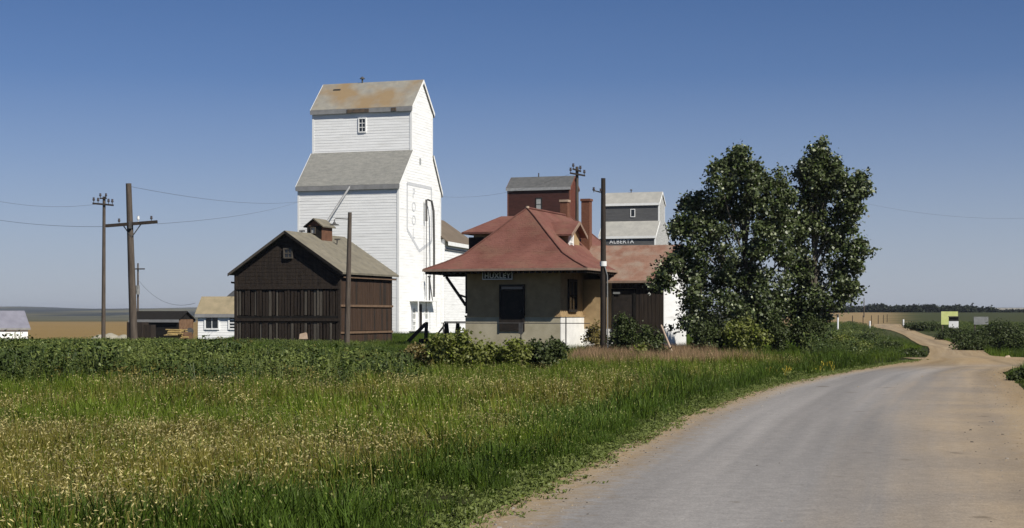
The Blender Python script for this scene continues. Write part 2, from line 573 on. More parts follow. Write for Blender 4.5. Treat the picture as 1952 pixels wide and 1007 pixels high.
c2 = mixc(1.0, c1, mrange(nf, .25, .75, .88, 1.12), 'MULTIPLY')
c2 = mixc(1.0, c2, mrange(tex(48, (1, 1, 1), 'Object', 3), .3, .7, .86, 1.13), 'MULTIPLY')
c2 = mixc(1.0, c2, mrange(tex(1.0, (4.5, .03, 1), 'UV', 3), .35, .65, .8, 1.14), 'MULTIPLY')
# dark tar and mud scars lying across the wheel tracks
sc = tex(1.0, (1.5, 1.5, 1), 'Object', 5)
c3 = mixc(mrange(sc, .66, .74, 0, .7), c2, (.08,.06,.035))
l.new(c3, b.inputs['Base Color'])
bp = nd('Bump'); bp.inputs['Strength'].default_value = .35; bp.inputs['Distance'].default_value = .02
l.new(tex(35, (1, 1, 1), 'Object', 6), bp.inputs['Height']); l.new(bp.outputs[0], b.inputs['Normal'])


def road_sheet(name, rows, dz, pave, label, edges=(True, True), nc=12, jag=.07, axis='y'):
    V, UV, E, Pv, Fc = [], [], [], [], []
    for i, (p, q) in enumerate(rows):
        p, q = np.array(p), np.array(q)
        w = np.linalg.norm(q - p)
        for k in range(nc + 1):
            t_ = k / nc
            pt = p + (q - p) * t_
            if k in (0, nc):
                pt = pt + (q - p) / w * (noise(pt[0] * 2, pt[1] * 2, 1, 31, 3) - .5) * jag * 2
            V.append((pt[0], pt[1], float(terrain(pt[0], pt[1])) + dz))
            UV.append((t_, i / len(rows) * 10))
            E.append(min(t_ * w if edges[0] else 9, (1 - t_) * w if edges[1] else 9))
            Pv.append(pave(pt[0], pt[1]))
    for i in range(len(rows) - 1):
        for k in range(nc):
            a = i * (nc + 1) + k
            Fc.append((a, a + 1, a + nc + 2, a + nc + 1))
    me = bpy.data.meshes.new(name); me.from_pydata(V, [], Fc)
    uv = me.uv_layers.new(name='UVMap')
    for lp in me.loops:
        v_ = me.vertices[lp.vertex_index].co
        uv.data[lp.index].uv = (UV[lp.vertex_index][0], v_.y if axis == 'y' else v_.x)
    me.attributes.new('edge', 'FLOAT', 'POINT').data.foreach_set('value', np.array(E, np.float32))
    me.attributes.new('pave', 'FLOAT', 'POINT').data.foreach_set('value', np.array(Pv, np.float32))
    me.polygons.foreach_set('use_smooth', [True] * len(Fc))
    me.materials.append(rm)
    return tag(link(name, me), label, kind='structure')


yy = np.concatenate([np.arange(-14, 10, 2.0), np.arange(10, 60, .25)])
rows = [((xl(y), y), (xr(y) if y < 50 else max(xr(y), 19), y)) for y in yy]
road_sheet('road', rows, .05, lambda x, y: float((1 - ss(44, 54, y - .25 * (x - 12))) * .95), 'worn grey road with tan gravel shoulders')
yy = np.concatenate([np.arange(56, 120, 1.5), np.arange(120, 300, 5)])
rows = [((xl(y), y), (max(xr(y), 18.9 + (20.5 - 18.9) * float(1 - ss(57, 64, y))), y)) for y in yy]
road_sheet('dirt_road', rows, .044, lambda x, y: 0.12, 'tan dirt road bending away past the fields')
xx = np.arange(15, 90, 1.5)
rows = [((x, float(branch_hi(x))), (x, float(branch_lo(x)))) for x in xx]
road_sheet('side_road', rows, .038, lambda x, y: 0.05, 'tan dirt side road leaving to the right', axis='x')

# far hills on the left skyline
HX = np.linspace(-3600, 3600, 180)
HYr = np.array([1900, 2300, 2700, 3200, 3800, 4500, 5200, 6000, 6800.])
hz = np.array([-3, 2, 6, 9, 12, 18, 22, 20, 0.])
V, Fc, HC = [], [], []
for j, y in enumerate(HYr):
    for x in HX:
        k = .35 + 1.3 * float(noise(x, y, 420, 41 + j, 3))
        rr = x / y
        left = float(1 - ss(-.05, .06, rr))
        right = float(ss(.262, .3, rr))
        V.append((x, y, hz[j] * k * (.5 + .7 * left) * (1 - right) + right * (0, 9, 14.5, 18, 20, 24, 24, 18, 0)[j]))
        m_ = float(noise(x, y * 3, 260, 77, 3))
        if right > .5:
            HC.append(((.3, .28, .23, 1) if y in (2300., 2700.) else (.04, .045, .03, 1)))
        else: HC.append((.03 + .08 * (m_ > .56), .035 + .065 * (m_ > .56), .03 + .02 * (m_ > .56), 1))
for j in range(len(HYr) - 1):
    for i in range(len(HX) - 1):
        a = j * len(HX) + i
        Fc.append((a, a + 1, a + len(HX) + 1, a + len(HX)))
me = bpy.data.meshes.new('hills'); me.from_pydata(V, [], Fc)
me.polygons.foreach_set('use_smooth', [True] * len(Fc))
ca = me.color_attributes.new('soil', 'FLOAT_COLOR', 'POINT'); ca.data.foreach_set('color', np.array(HC, np.float32).ravel())
me.materials.append(gm)
tag(link('hills', me), 'low blue grey hills along the skyline', kind='structure')

# haze over the plain
hm = bpy.data.materials.new('haze'); hm.use_nodes = True
hn, hl = hm.node_tree.nodes, hm.node_tree.links
hn.remove(hn['Principled BSDF'])
pvn = hn.new('ShaderNodeVolumePrincipled')
pvn.inputs['Color'].default_value = (.8, .87, 1, 1)
pvn.inputs['Density'].default_value = .00009
pvn.inputs['Anisotropy'].default_value = .2
hl.new(pvn.outputs[0], hn['Material Output'].inputs['Volume'])
hb = MB(); hb.box(-7500, 7500, -60, 9500, -7, 48)
hz_o = hb.build('haze', hm); tag(hz_o, 'thin summer haze over the plain', kind='stuff')

THETA = 18.0


# ------------------------------------------------------------------ grain elevators
def window_part(parent, x, y, z, w, h, face, fm, pm, bars=(1, 1), depth=.05, name='window'):
    """face 'f': wall looks along -y at the given y; 'r': wall looks along +x at the given x"""
    def bx(m, u0, u1, d0, d1, z0, z1):
        if face == 'f': m.box(u0, u1, y - d1, y - d0, z0, z1)
        else: m.box(x + d0, x + d1, u0, u1, z0, z1)
    c = x if face == 'f' else y
    t_ = min(.12, w * .18)
    m = MB()
    bx(m, c - w / 2 - t_, c - w / 2, 0, depth + .03, z - t_, z + h + t_)
    bx(m, c + w / 2, c + w / 2 + t_, 0, depth + .03, z - t_, z + h + t_)
    bx(m, c - w / 2, c + w / 2, 0, depth + .03, z + h, z + h + t_)
    bx(m, c - w / 2, c + w / 2, 0, depth + .06, z - t_, z)
    f = m.build(name, fm, parent)
    m = MB(); bx(m, c - w / 2, c + w / 2, .005, .02, z, z + h); m.build('pane', pm, f)
    m = MB()
    for i in range(1, bars[0] + 1):
        u = c - w / 2 + w * i / (bars[0] + 1); bx(m, u - .02, u + .02, .022, .045, z, z + h)
    for i in range(1, bars[1] + 1):
        v = z + h * i / (bars[1] + 1); bx(m, c - w / 2, c + w / 2, .023, .05, v - .03, v + .03)
    if m.v: m.build('glazing_bar', fm, f)
    return f


def vent(parent, x, y, z, s=1.0, mt=None):
    m = MB()
    m.tube([(x, y, z - .2), (x, y, z + .45 * s)], .1 * s, 8)
    m.tube([(x, y, z + .45 * s), (x, y, z + .52 * s), (x, y, z + .72 * s)], [.32 * s, .3 * s, .06 * s], 10)
    return m.build('roof_vent', mt or M['dark_metal'], parent)


def elevator(name, label, px, D, z0, th, L, B, ze, zs, b1, b2, zu, zp, wall, roof, roof2, trim, fascia, end=None, group='grain elevators'):
    """L: length to the left, B: depth; lower eave ze, shoulder zs, cupola from b1 to b2 with eave zu and ridge zp"""
    o = empty(name, (at(px, D), D, z0), -R(th), label, 'grain elevator', group)
    m = MB()
    m.siding((-L, 0), (0, 0), 0, ze)                       # front
    def prof(z):
        if z <= ze: return (0, B)
        k = (z - ze) / (zs - ze)
        return (b1 * k, B - (B - b2) * k)
    m.build('wall', wall, o)
    m = MB(); m.siding((0, B), (-L, B), 0, ze); m.build('wall', wall, o)
    m = MB()
    m.siding((0, 0), (0, B), 0, zs, prof)
    m.build('end_wall', end or wall, o)
    m = MB()
    m.siding((-L, B), (-L, 0), 0, zs, lambda z: (B - prof(z)[1], B - prof(z)[0]))
    m.build('end_wall', end or wall, o)
    m = MB()
    m.siding((-L, b1), (0, b1), zs, zu)
    mid = (b1 + b2) / 2
    def prof2(z):
        if z <= zu: return (0, b2 - b1)
        k = (z - zu) / (zp - zu); h = (b2 - b1) / 2
        return (h * k, 2 * h - h * k)
    m.siding((0, b2), (-L, b2), zs, zu)
    m.build('cupola_wall', wall, o)
    for q in (((0, b1), (0, b2)), ((-L, b2), (-L, b1))):
        m = MB(); m.siding(*q, zs, zp - .01, prof2); m.build('cupola_end_wall', end or wall, o)
    ov, ev, T = .14, .26, .12
    def slope(nm, yb, zb, yt, zt, mt):
        d = Vector((0, yb - yt, zb - zt)).normalized() * ev
        yb2, zb2 = yb + d.y, zb + d.z
        s = MB()
        s.slab([(-L - ov, yb2, zb2 + T), (ov, yb2, zb2 + T), (ov, yt, zt + T), (-L - ov, yt, zt + T)], T)
        r_ = s.build(nm, mt, o)
        f = MB()
        sg = 1 if yb < yt else -1
        f.box(-L - ov, ov, min(yb2 - sg * .002, yb2 - sg * .05), max(yb2 - sg * .002, yb2 - sg * .05), zb2 - .32, zb2 + T - .03)
        f.build('fascia', fascia, r_)
        # barge board on the right hand gable
        f = MB(); f.slab([(ov + .003, yb2, zb2 + T - .02), (ov + .05, yb2, zb2 + T - .02), (ov + .05, yt, zt + T - .02), (ov + .003, yt, zt + T - .02)], .3)
        f.build('barge_board', trim, r_)
        f = MB(); f.slab([(-L - ov - .05, yb2, zb2 + T - .02), (-L - ov - .003, yb2, zb2 + T - .02), (-L - ov - .003, yt, zt + T - .02), (-L - ov - .05, yt, zt + T - .02)], .3)
        f.build('barge_board', trim, r_)
        return r_
    slope('shoulder_roof', 0, ze, b1 - .003, zs, roof2)
    slope('shoulder_roof', B, ze, b2 + .003, zs, roof2)
    slope('cupola_roof', b1, zu, mid, zp, roof)
    slope('cupola_roof', b2, zu, mid, zp, roof)
    for (x, y, za, zb) in ((0, 0, 0, ze), (-L, 0, 0, ze), (0, B, 0, ze), (0, b1, zs, zu), (-L, b1, zs, zu), (0, b2, zs, zu)):
        m = MB()
        sx_ = 1 if x == 0 else -1
        sy_ = -1 if y in (0, b1) else 1
        m.box(min(x - sx_ * .16, x + sx_ * .035), max(x - sx_ * .16, x + sx_ * .035), min(y + sy_ * .026, y + sy_ * .037), max(y + sy_ * .026, y + sy_ * .037), za, zb)
        m.box(min(x + sx_ * .026, x + sx_ * .035), max(x + sx_ * .026, x + sx_ * .035), min(y - sy_ * .16, y + sy_ * .025), max(y - sy_ * .16, y + sy_ * .025), za, zb)
        m.build('corner_board', trim, o)
    return o


# --- white elevator
WE = elevator('grain_elevator', 'tall white board elevator with rust stained cupola roof behind the dark barn', 760, 140, 0.0, THETA, 9.85, 10.6,
              13.45, 16.6, 3.1, 8.4, 20.75, 23.35, M['white_board'], M['roof_rusty'], M['roof_weathered'], M['white_trim'], M['grey_fascia'])  # fascia grey stands in for the shadow band under the eaves
window_part(WE, -4.85, 3.1, 18.55, .6, 1.15, 'f', M['white_trim'], M['glass'], (1, 2))
vent(WE, -6.0, 5.75, 23.45, .8)
box_part('roof_hatch', M['dark_metal'], WE, -8.6, -7.9, 4.95, 5.1, 22.72, 22.86)
# smoke stain board pieces under the cupola eave
box_part('eave_patch', M['soot'], WE, -6.3, -4.1, 2.83, 2.857, 20.28, 20.6)
box_part('eave_patch', M['soot'], WE, -1.9, -1.4, 2.83, 2.857, 20.3, 20.6)
box_part('small_vent', M['pane_pale'], WE, .03, .06, 5.0, 5.35, 15.6, 16.15)
# car loading spout with its stay
m = MB(); m.tube([(-4.6, -.1, 13.35), (-6.6, -1.9, 9.3)], [.1, .1], 10)
m.tube([(-6.6, -1.9, 9.3), (-6.95, -2.15, 8.7)], [.1, .13], 10)
m.build('loading_spout', M['pale_metal'], WE)
# painted shield with its column of letters, on the track side
m = MB()
pr = [(2.0, 13.6), (8.1, 13.6), (8.1, 8.6), (5.0, 7.6), (2.0, 9.4)]
for i in range(5):
    a_, c_ = pr[i], pr[(i + 1) % 5]
    m.bar((.019, a_[0], a_[1]), (.019, c_[0], c_[1]), .01, .3)
emb = m.build('painted_shield', M['emblem'], WE)


def text(body, parent, size, loc, rot, mt, name='lettering', space=1.0, bold=.012):
    c = bpy.data.curves.new(name, 'FONT')
    c.body = body; c.size = size; c.align_x = 'CENTER'; c.align_y = 'CENTER'; c.extrude = .006; c.offset = size * bold
    c.space_character = space
    tmp = bpy.data.objects.new(name, c)
    me = bpy.data.meshes.new_from_object(tmp)
    bpy.data.objects.remove(tmp)
    me.materials.clear()
    me.materials.append(mt)
    return link(name, me, parent, loc, rot)


for i, ch in enumerate('POOL'):
    text(ch, emb, 1.25, (.022, 3.6, 12.75 - i * 1.22), (R(90), 0, R(90)), M['emblem'], 'letter')
# leg spout pipes down the track side wall
m = MB()
m.tube([(.35, 6.3, 12.4), (.5, 6.9, 12.3), (.55, 7.25, 11.4), (.55, 7.4, 8), (.5, 7.5, 3.4)], [.09, .1, .12, .11, .1], 8)
m.build('spout_pipe', M['dark_metal'], WE)
m = MB(); m.tube([(.3, 6.05, 12.4), (.3, 6.05, 10.4)], .11, 8); m.tube([(.3, 6.05, 10.4), (.3, 6.0, 2)], .035, 6)
m.build('conduit', M['dark_metal'], WE)
# office door, two windows and stoop on the track side
d = box_part('door', M['dark_trim'], WE, .03, .07, 4.75, 5.55, .5, 2.7)
box_part('door_casing', M['white_trim'], d, .028, .1, 4.62, 4.74, .5, 2.8)
window_part(WE, 0, 3.6, 1.35, .75, .95, 'r', M['white_trim'], M['pane_pale'], (0, 1))
window_part(WE, 0, 3.6, .35, .75, .75, 'r', M['white_trim'], M['pane_pale'], (0, 1))
window_part(WE, 0, 6.7, 1.35, .75, .95, 'r', M['white_trim'], M['pane_pale'], (0, 1))
window_part(WE, 0, 6.7, .35, .75, .75, 'r', M['white_trim'], M['pane_pale'], (0, 1))
m = MB(); m.box(.03, .9, 2.6, 8.2, 2.95, 3.05); m.box(.03, .9, 2.4, 7.4, .25, .38)
for y in (2.6, 7.2): m.box(.8, .88, y, y + .08, .38, 2.95)
m.build('porch', M['white_trim'], WE)
m = MB(); m.tube([(.6, 6.0, 2.9), (.6, 6.0, 5.2)], .06, 6); m.tube([(.6, 6.0, 5.2), (.6, 6.0, 5.35)], .16, 8); m.tube([(.75, 6.5, 2.9), (.62, 6.05, 5.1)], .05, 6)
m.build('vent_stack', M['dark_metal'], WE)

# --- annex behind the white elevator
ax = empty('elevator_annex', Vector((at(760, 140), 140, 0)) + Matrix.Rotation(-R(THETA), 3, 'Z') @ Vector((.35, 10.75, 0)), -R(THETA - 5),
           'long white annex with grey brown roof joined behind the tall white elevator', 'annex')
m = MB(); AL = 12.0
m.siding((0, 0), (0, AL), 0, 8.95)
m.siding((-7, 0), (0, 0), 0, 8.95)
m.siding((0, AL), (-7, AL), 0, 11.4, lambda z: (0, 7) if z < 8.95 else ((z - 8.95) / .7, 7 - (z - 8.95) / .7))
m.siding((-7, AL), (-7, 0), 0, 8.95)
m.build('wall', M['white_board'], ax)
for sgn in (0, 1):
    xe, xm = (.4, -3.5) if sgn == 0 else (-7.4, -3.5)
    m = MB(); q = [(xe, -.2, 8.75), (xe, AL + .4, 8.75), (xm, AL + .4, 11.5), (xm, -.2, 11.5)]
    m.slab(q if sgn == 0 else q[::-1], .12)
    m.build('roof', M['tan_roof'] if sgn else mat('annex_roof', (.12,.095,.068), (.165,.13,.095), 1, .9), ax)
box_part('gutter', M['grey_fascia'], ax, .05, .14, 0, AL, 7.95, 8.12)
box_part('fascia', M['white_trim'], ax, .405, .45, -.2, AL + .4, 8.35, 8.72)

# --- red elevator
RE = elevator('grain_elevator', 'dark red board elevator with small window rising behind the station roof', 1077, 225, 0.0, THETA, 9.5, 9.6,
              12.2, 15.0, 2.6, 7.0, 20.35, 21.95, M['red_board'], M['dark_roof'], M['dark_roof'], M['red_board_trim'], M['pale_metal'], mat('red_board_lit', (.1, .028, .016), (.14, .042, .024), 1, .85, .2, 20, (1, 1, 5)))  # end walls: same red boards, sunlit tone put into the colour
window_part(RE, -4.7, 2.6, 17.0, .75, 1.7, 'f', M['dark_trim'], M['pane_pale'], (0, 1))
m = MB(); m.tube([(-5.4, 4.8, 22), (-5.4, 4.8, 22.6)], .09, 6); m.build('roof_vent', M['dark_metal'], RE)

# --- grey elevator
GE = elevator('grain_elevator', 'dark grey board elevator with pale roofs and ALBERTA lettering by the telegraph pole', 1249, 260, 0.0, THETA, 9.5, 10.2,
              14.95, 17.4, 2.9, 7.2, 20.6, 22.4, M['grey_board'], M['pale_roof'], M['pale_roof'], M['white_trim'], M['white_trim'], M['pale_board'])
window_part(GE, -4.5, 2.9, 18.3, .6, 1.15, 'f', M['white_trim'], M['glass'], (0, 0))
vent(GE, -5.3, 5.05, 22.5, .8)
text('ALBERTA', GE, .95, (-5.7, -.06, 13.95), (R(90), 0, 0), M['white_sign'], space=1.1)

# ------------------------------------------------------------------ station
SX, SY = at(1068, 75), 75.0
ST = empty('railway_station', (SX, SY, 0), -R(20), 'buff stucco station with red hip roof and dormers beside the leafy trees', 'railway station')
FX, BY = -4.78, 10.75
m = MB(); m.box(FX, 0, 0, BY, 1.6, 3.95); m.build('wall', M['stucco'], ST)
m = MB(); m.box(FX - .06, .02, -.06, BY + .06, -.1, 1.58); m.build('wainscot', M['shaded_wainscot'], ST)
m = MB(); m.box(.023, .06, -.06, BY + .06, -.1, 1.58); m.build('side_wainscot', M['white_wainscot'], ST)
m = MB(); m.box(FX - .09, .09, -.09, BY + .09, 1.582, 1.66); m.build('water_table', M['stucco'], ST)
# bell-cast hip roof
EX0, EX1, EY0, EY1 = -6.58, 1.7, -1.2, 11.95
RX, RY0, RY1, ZE, ZR = -2.39, 2.05, 8.7, 3.87, 6.96
prof_ = [(0, 0), (.2, .115), (.39, .25), (.675, .6), (.88, .865), (1, 1)]
rings = []
for f_, g_ in prof_:
    z = ZE + (ZR - ZE) * g_
    c = [(EX0, EY0), (EX1, EY0), (EX1, EY1), (EX0, EY1)]
    e = [(RX, RY0), (RX, RY0), (RX, RY1), (RX, RY1)]
    rings.append([(c[k][0] + (e[k][0] - c[k][0]) * f_, c[k][1] + (e[k][1] - c[k][1]) * f_, z) for k in range(4)])
m = MB()
V = [p for r in rings for p in r]
Fc = []
for i in range(len(rings) - 1):
    for k in range(4):
        a0, a1 = i * 4 + k, i * 4 + (k + 1) % 4
        Fc.append((a0, a1, a1 + 4, a0 + 4))
m.add(V, Fc)
roof = m.build('roof', M['station_roof'], ST)
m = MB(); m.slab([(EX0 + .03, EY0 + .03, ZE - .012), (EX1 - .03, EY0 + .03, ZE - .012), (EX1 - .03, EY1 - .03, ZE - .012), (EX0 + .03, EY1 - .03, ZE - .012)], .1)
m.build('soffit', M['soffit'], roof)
m = MB()
m.box(EX0, EX1, EY0 - .04, EY0 - .003, ZE - .09, ZE + .02); m.box(EX1 + .003, EX1 + .04, EY0 - .04, EY1, ZE - .09, ZE + .02)
m.box(EX0 - .04, EX0 - .003, EY0 - .04, EY1, ZE - .09, ZE + .02)
m.build('eave_board', M['eave_edge'], roof)
for k in range(4):
    m = MB(); m.tube([Vector(r[k]) + Vector((0, 0, .01)) for r in rings], .045, 6); m.build('hip_cap', M['station_cap'], roof)
m = MB(); m.tube([(RX, RY0, ZR + .02), (RX, RY1, ZR + .02)], .06, 6); m.build('ridge_cap', M['station_roof'], roof)
m = MB(); m.tube([(RX, RY0, ZR), (RX, RY0, ZR + .1)], .1, 8); m.build('finial', M['brick_cap'], roof)
# rafter tails
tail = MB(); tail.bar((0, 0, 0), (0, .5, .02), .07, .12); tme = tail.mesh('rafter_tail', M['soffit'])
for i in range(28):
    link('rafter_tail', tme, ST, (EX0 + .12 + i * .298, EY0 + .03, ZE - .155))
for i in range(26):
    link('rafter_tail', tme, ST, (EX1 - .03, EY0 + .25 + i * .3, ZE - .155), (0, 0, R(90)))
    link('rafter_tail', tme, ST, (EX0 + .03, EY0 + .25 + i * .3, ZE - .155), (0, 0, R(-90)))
# eave brackets
def bracket(side, y):
    m = MB(); s = -1 if side == 'l' else 1
    x0 = FX if side == 'l' else 0
    m.bar((x0, y, 3.62), (x0 + s * 1.3, y, 3.62), .12, .14)
    m.bar((x0 + s * .08, y, 1.75), (x0 + s * .08, y, 3.55), .1)
    m.bar((x0 + s * .12, y, 2.15), (x0 + s * 1.15, y, 3.55), .11, .12)
    m.bar((x0 + s * .1, y, 2.55), (x0 + s * .45, y, 2.66), .09)
    return m.build('eave_bracket', M['dark_trim'], ST)
for y in (.15, 3.6, 7.2, 10.4): bracket('l', y)
# front door
d = box_part('door', M['dark_trim'], ST, -2.96, -1.88, -.11, -.01, .9, 2.85)
m = MB(); m.box(-3.06, -2.97, -.135, -.012, .9, 3.15); m.box(-1.87, -1.78, -.135, -.012, .9, 3.15); m.box(-2.97, -1.87, -.135, -.012, 3.05, 3.15); m.box(-2.97, -1.87, -.135, -.012, 2.86, 2.92)
m.build('door_frame', M['dark_trim'], d)
m = MB(); m.tube([(-1.98, -.11, 1.85), (-1.98, -.18, 1.85)], .035, 8); m.build('door_knob', M['dark_metal'], d)
box_part('transom', M['glass'], d, -2.96, -1.88, -.11, -.09, 2.925, 3.045)
# corner pilaster strip (wooden corner board)
box_part('corner_board', M['stucco'], ST, -.16, .02, -.035, -.002, 1.66, 3.85)
# right face bay window under the eave
window_part(ST, 0.0, 1.8, 1.95, 1.1, 1.35, 'r', M['dark_trim'], M['glass'], (1, 1))
# name board
sg = box_part('name_board', M['black_sign'], ST, -3.86, -2.3, -.32, -.27, 3.38, 3.74)
m = MB()
m.box(-3.86, -2.3, -.335, -.322, 3.69, 3.74); m.box(-3.86, -2.3, -.335, -.322, 3.38, 3.43); m.box(-3.86, -3.81, -.335, -.322, 3.431, 3.689); m.box(-2.35, -2.3, -.335, -.322, 3.431, 3.689)
m.build('sign_border', M['white_sign'], sg)
text('HUXLEY', sg, .33, (-3.08, -.335, 3.56), (R(90), 0, 0), M['white_sign'], space=1.12, bold=.03)
# left dormer, hipped
dm = MB(); dm.box(-5.45, -2.5, 2.6, 5.4, 4.0, 5.86); dl = dm.build('dormer', M['stucco'], ST)
dm = MB()
e0 = [(-5.95, 2.2, 5.84), (-5.95, 5.8, 5.84), (-2.3, 5.8, 5.84), (-2.3, 2.2, 5.84)]
dm.add(e0 + [(-4.5, 4, 6.72), (-2.3, 4, 6.72)], [(0, 4, 1), (0, 3, 5, 4), (1, 4, 5, 2)])
dm.slab([(p[0], p[1], 5.836) for p in e0][::-1], .09)
dm.build('dormer_roof', M['station_roof'], ST)
dm = MB(); dm.box(-5.7, -4.9, 2.56, 2.597, 4.6, 5.6); dm.build('dormer_shade', M['dark_trim'], dl)  # dark panel painting the overhang's shadow on the dormer cheek
# right dormer, gabled, with a window facing right
dm = MB()
dm.box(-2.5, -.5, 2.7, 4.6, 4.6, 5.72); dm.add([(-.5, 2.7, 5.72), (-.5, 4.6, 5.72), (-.5, 3.65, 6.2)], [(0, 1, 2)])
dr = dm.build('dormer', M['stucco'], ST)
for s, yb in ((1, 2.35), (-1, 4.95)):
    dm = MB(); q = [(-2.6, yb, 5.66), (-.2, yb, 5.66), (-.2, 3.65, 6.36), (-2.6, 3.65, 6.36)]
    dm.slab(q if s > 0 else q[::-1], .08); rr_ = dm.build('dormer_roof', M['station_roof'], ST)
    dm = MB(); dm.slab([(-.197, yb, 5.66), (-.15, yb, 5.66), (-.15, 3.65, 6.36), (-.197, 3.65, 6.36)], .16); dm.build('barge_board', M['eave_edge'], rr_)
window_part(ST, -.5, 3.1, 4.95, .5, .7, 'r', M['white_trim'], M['pane_pale'], (0, 1))
# chimneys
def chimney(x, y, z0, z1, w, name='chimney'):
    m = MB(); m.box(x - w / 2, x + w / 2, y - w / 2, y + w / 2, z0, z1 - .12)
    c = m.build(name, M['brick'], ST)
    m = MB(); m.box(x - w / 2 - .04, x + w / 2 + .04, y - w / 2 - .04, y + w / 2 + .04, z1 - .12, z1); m.build('chimney_cap', M['brick'] if w > .41 else M['brick_cap'], c)
    m = MB(); m.box(x - w / 4, x + w / 4, y - w / 4, y + w / 4, z1 - .01, z1 + .012); m.build('flue', M['soot'], c)
chimney(-.46, 5.7, 4.5, 7.62, .44)
chimney(-2.46, 8.25, 6.3, 7.8, .4)
# side wing
WX, WY0, WY1 = 4.13, 3.6, 8.0
m = MB(); m.box(.005, WX, WY0, WY1, 1.0, 3.45)
m.add([(WX, WY0, 3.45), (WX, WY1, 3.45), (WX, 5.8, 5.1)], [(0, 1, 2)])
wg = m.build('wing_wall', [M['stucco']], ST)
m = MB(); m.box(.0, WX + .05, WY0 - .05, WY1 + .05, -.1, .995); m.build('wing_wainscot', M['white_wainscot'], wg)
m = MB(); m.box(WX + .004, WX + .03, WY0 - .02, WY1, .998, 3.4); m.add([(WX + .03, WY0, 3.4), (WX + .03, WY1, 3.4), (WX + .03, 5.8, 5.05)], [(0, 1, 2)])
m.build('end_boards', M['white_board'], wg)
m = MB(); m.slab([(1.3, 3.3, 3.37), (WX + .3, 3.3, 3.37), (WX + .3, 5.8, 5.22), (-1.5, 5.8, 5.22)], .1)
w1 = m.build('wing_roof', M['wing_roof'], ST)
m = MB(); m.slab([(-1.5, 5.8, 5.22), (WX + .3, 5.8, 5.22), (WX + .3, 8.3, 3.37), (-.5, 8.3, 3.37)], .1)
m.build('wing_roof', M['wing_roof'], ST)
m = MB(); m.slab([(WX + .303, 3.3, 3.37), (WX + .35, 3.3, 3.37), (WX + .35, 5.8, 5.22), (WX + .303, 5.8, 5.22)], .2); m.build('barge_board', M['lumber'], w1)
m = MB(); m.box(1.3, WX + .3, 3.26, 3.297, 3.26, 3.36); m.build('eave_board', M['eave_edge'], w1)
# wing front: tall doors and upright boards, wall shade put into their colour
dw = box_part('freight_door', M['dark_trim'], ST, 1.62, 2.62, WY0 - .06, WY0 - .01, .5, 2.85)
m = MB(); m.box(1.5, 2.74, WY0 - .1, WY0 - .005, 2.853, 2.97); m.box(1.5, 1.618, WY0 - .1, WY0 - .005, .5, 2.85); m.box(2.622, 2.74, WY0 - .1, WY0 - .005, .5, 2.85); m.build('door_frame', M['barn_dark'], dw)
box_part('door_sign', M['faded_sign'], dw, 1.6, 1.95, WY0 - .125, WY0 - .103, 2.72, 2.83)
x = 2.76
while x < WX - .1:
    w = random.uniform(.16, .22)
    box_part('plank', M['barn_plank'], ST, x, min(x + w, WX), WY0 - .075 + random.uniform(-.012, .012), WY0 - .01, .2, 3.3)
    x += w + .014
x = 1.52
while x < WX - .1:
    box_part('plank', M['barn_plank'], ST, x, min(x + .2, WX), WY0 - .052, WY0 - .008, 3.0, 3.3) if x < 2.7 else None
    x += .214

# pipe railing before the station
rl = empty('pipe_railing', (at(993, 73.2), 73.2, 0), -R(20), 'thin dark pipe railing running along the station end wall', 'railing')
m = MB(); m.tube([(-4.0, 0, 1.3), (3.4, 0, 1.3)], .022, 6); m.build('rail', M['dark_metal'], rl)
for x in (-3.9, 0, 2.2):
    m = MB(); m.tube([(x, 0, -.1), (x, 0, 1.6 if x > 1 else 1.32)], .03, 6); m.build('post', M['dark_metal'], rl)
box_part('hanger', M['dark_metal'], rl, -.1, .08, -.03, .03, .8, 1.33)

# wooden trestle ramp left of the station
tr_ = empty('wooden_trestle', (at(845, 78), 78, 0.0), -R(20), 'dark wooden trestle and ramp in the weeds left of the station', 'trestle')
m = MB(); m.bar((-1.9, 0, .35), (-.95, 0, 1.25), .12, .16); m.build('ramp_beam', M['dark_trim'], tr_)
m = MB(); m.bar((-.95, 0, .2), (-.9, 0, 1.32), .14); m.build('leg', M['dark_trim'], tr_)
m = MB(); m.bar((-.5, 0, .5), (.15, 0, 1.28), .07); m.build('brace', M['dark_trim'], tr_)
for x in (.15, .75):
    m = MB(); m.bar((x - .12, 0, .2), (x + .02, 0, 1.3), .12); m.bar((x + .16, 0, .2), (x + .03, 0, 1.3), .12); m.build('leg', M['dark_trim'], tr_)
m = MB(); m.bar((.05, 0, 1.34), (1.5, 0, 1.34), .06); m.build('rail', M['dark_trim'], tr_)
m = MB(); m.box(-1.2, 1.2, -.3, .8, 0, .5); m.build('base_deck', M['barn_dark'], tr_)

# ------------------------------------------------------------------ dark barn
BW, BD, BE, BR_ = 6.4, 6.63, 4.0, 6.1
BN = empty('plank_barn', (at(648, 85), 85, 0.1), -R(THETA + 2), 'dark slatted plank barn with tan roof and small cupola before the white elevator', 'barn')
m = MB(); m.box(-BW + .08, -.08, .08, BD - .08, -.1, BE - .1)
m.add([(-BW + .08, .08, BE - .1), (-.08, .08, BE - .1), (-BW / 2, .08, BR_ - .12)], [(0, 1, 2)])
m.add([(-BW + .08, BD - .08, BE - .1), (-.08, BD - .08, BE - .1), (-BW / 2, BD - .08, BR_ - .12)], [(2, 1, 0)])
core = m.build('dark_core', M['barn_dark'], BN)  # near-black core behind the slats, interior darkness put into its colour
def zroof(x): return BR_ - abs(x + BW / 2) * (BR_ - BE) / (BW / 2)
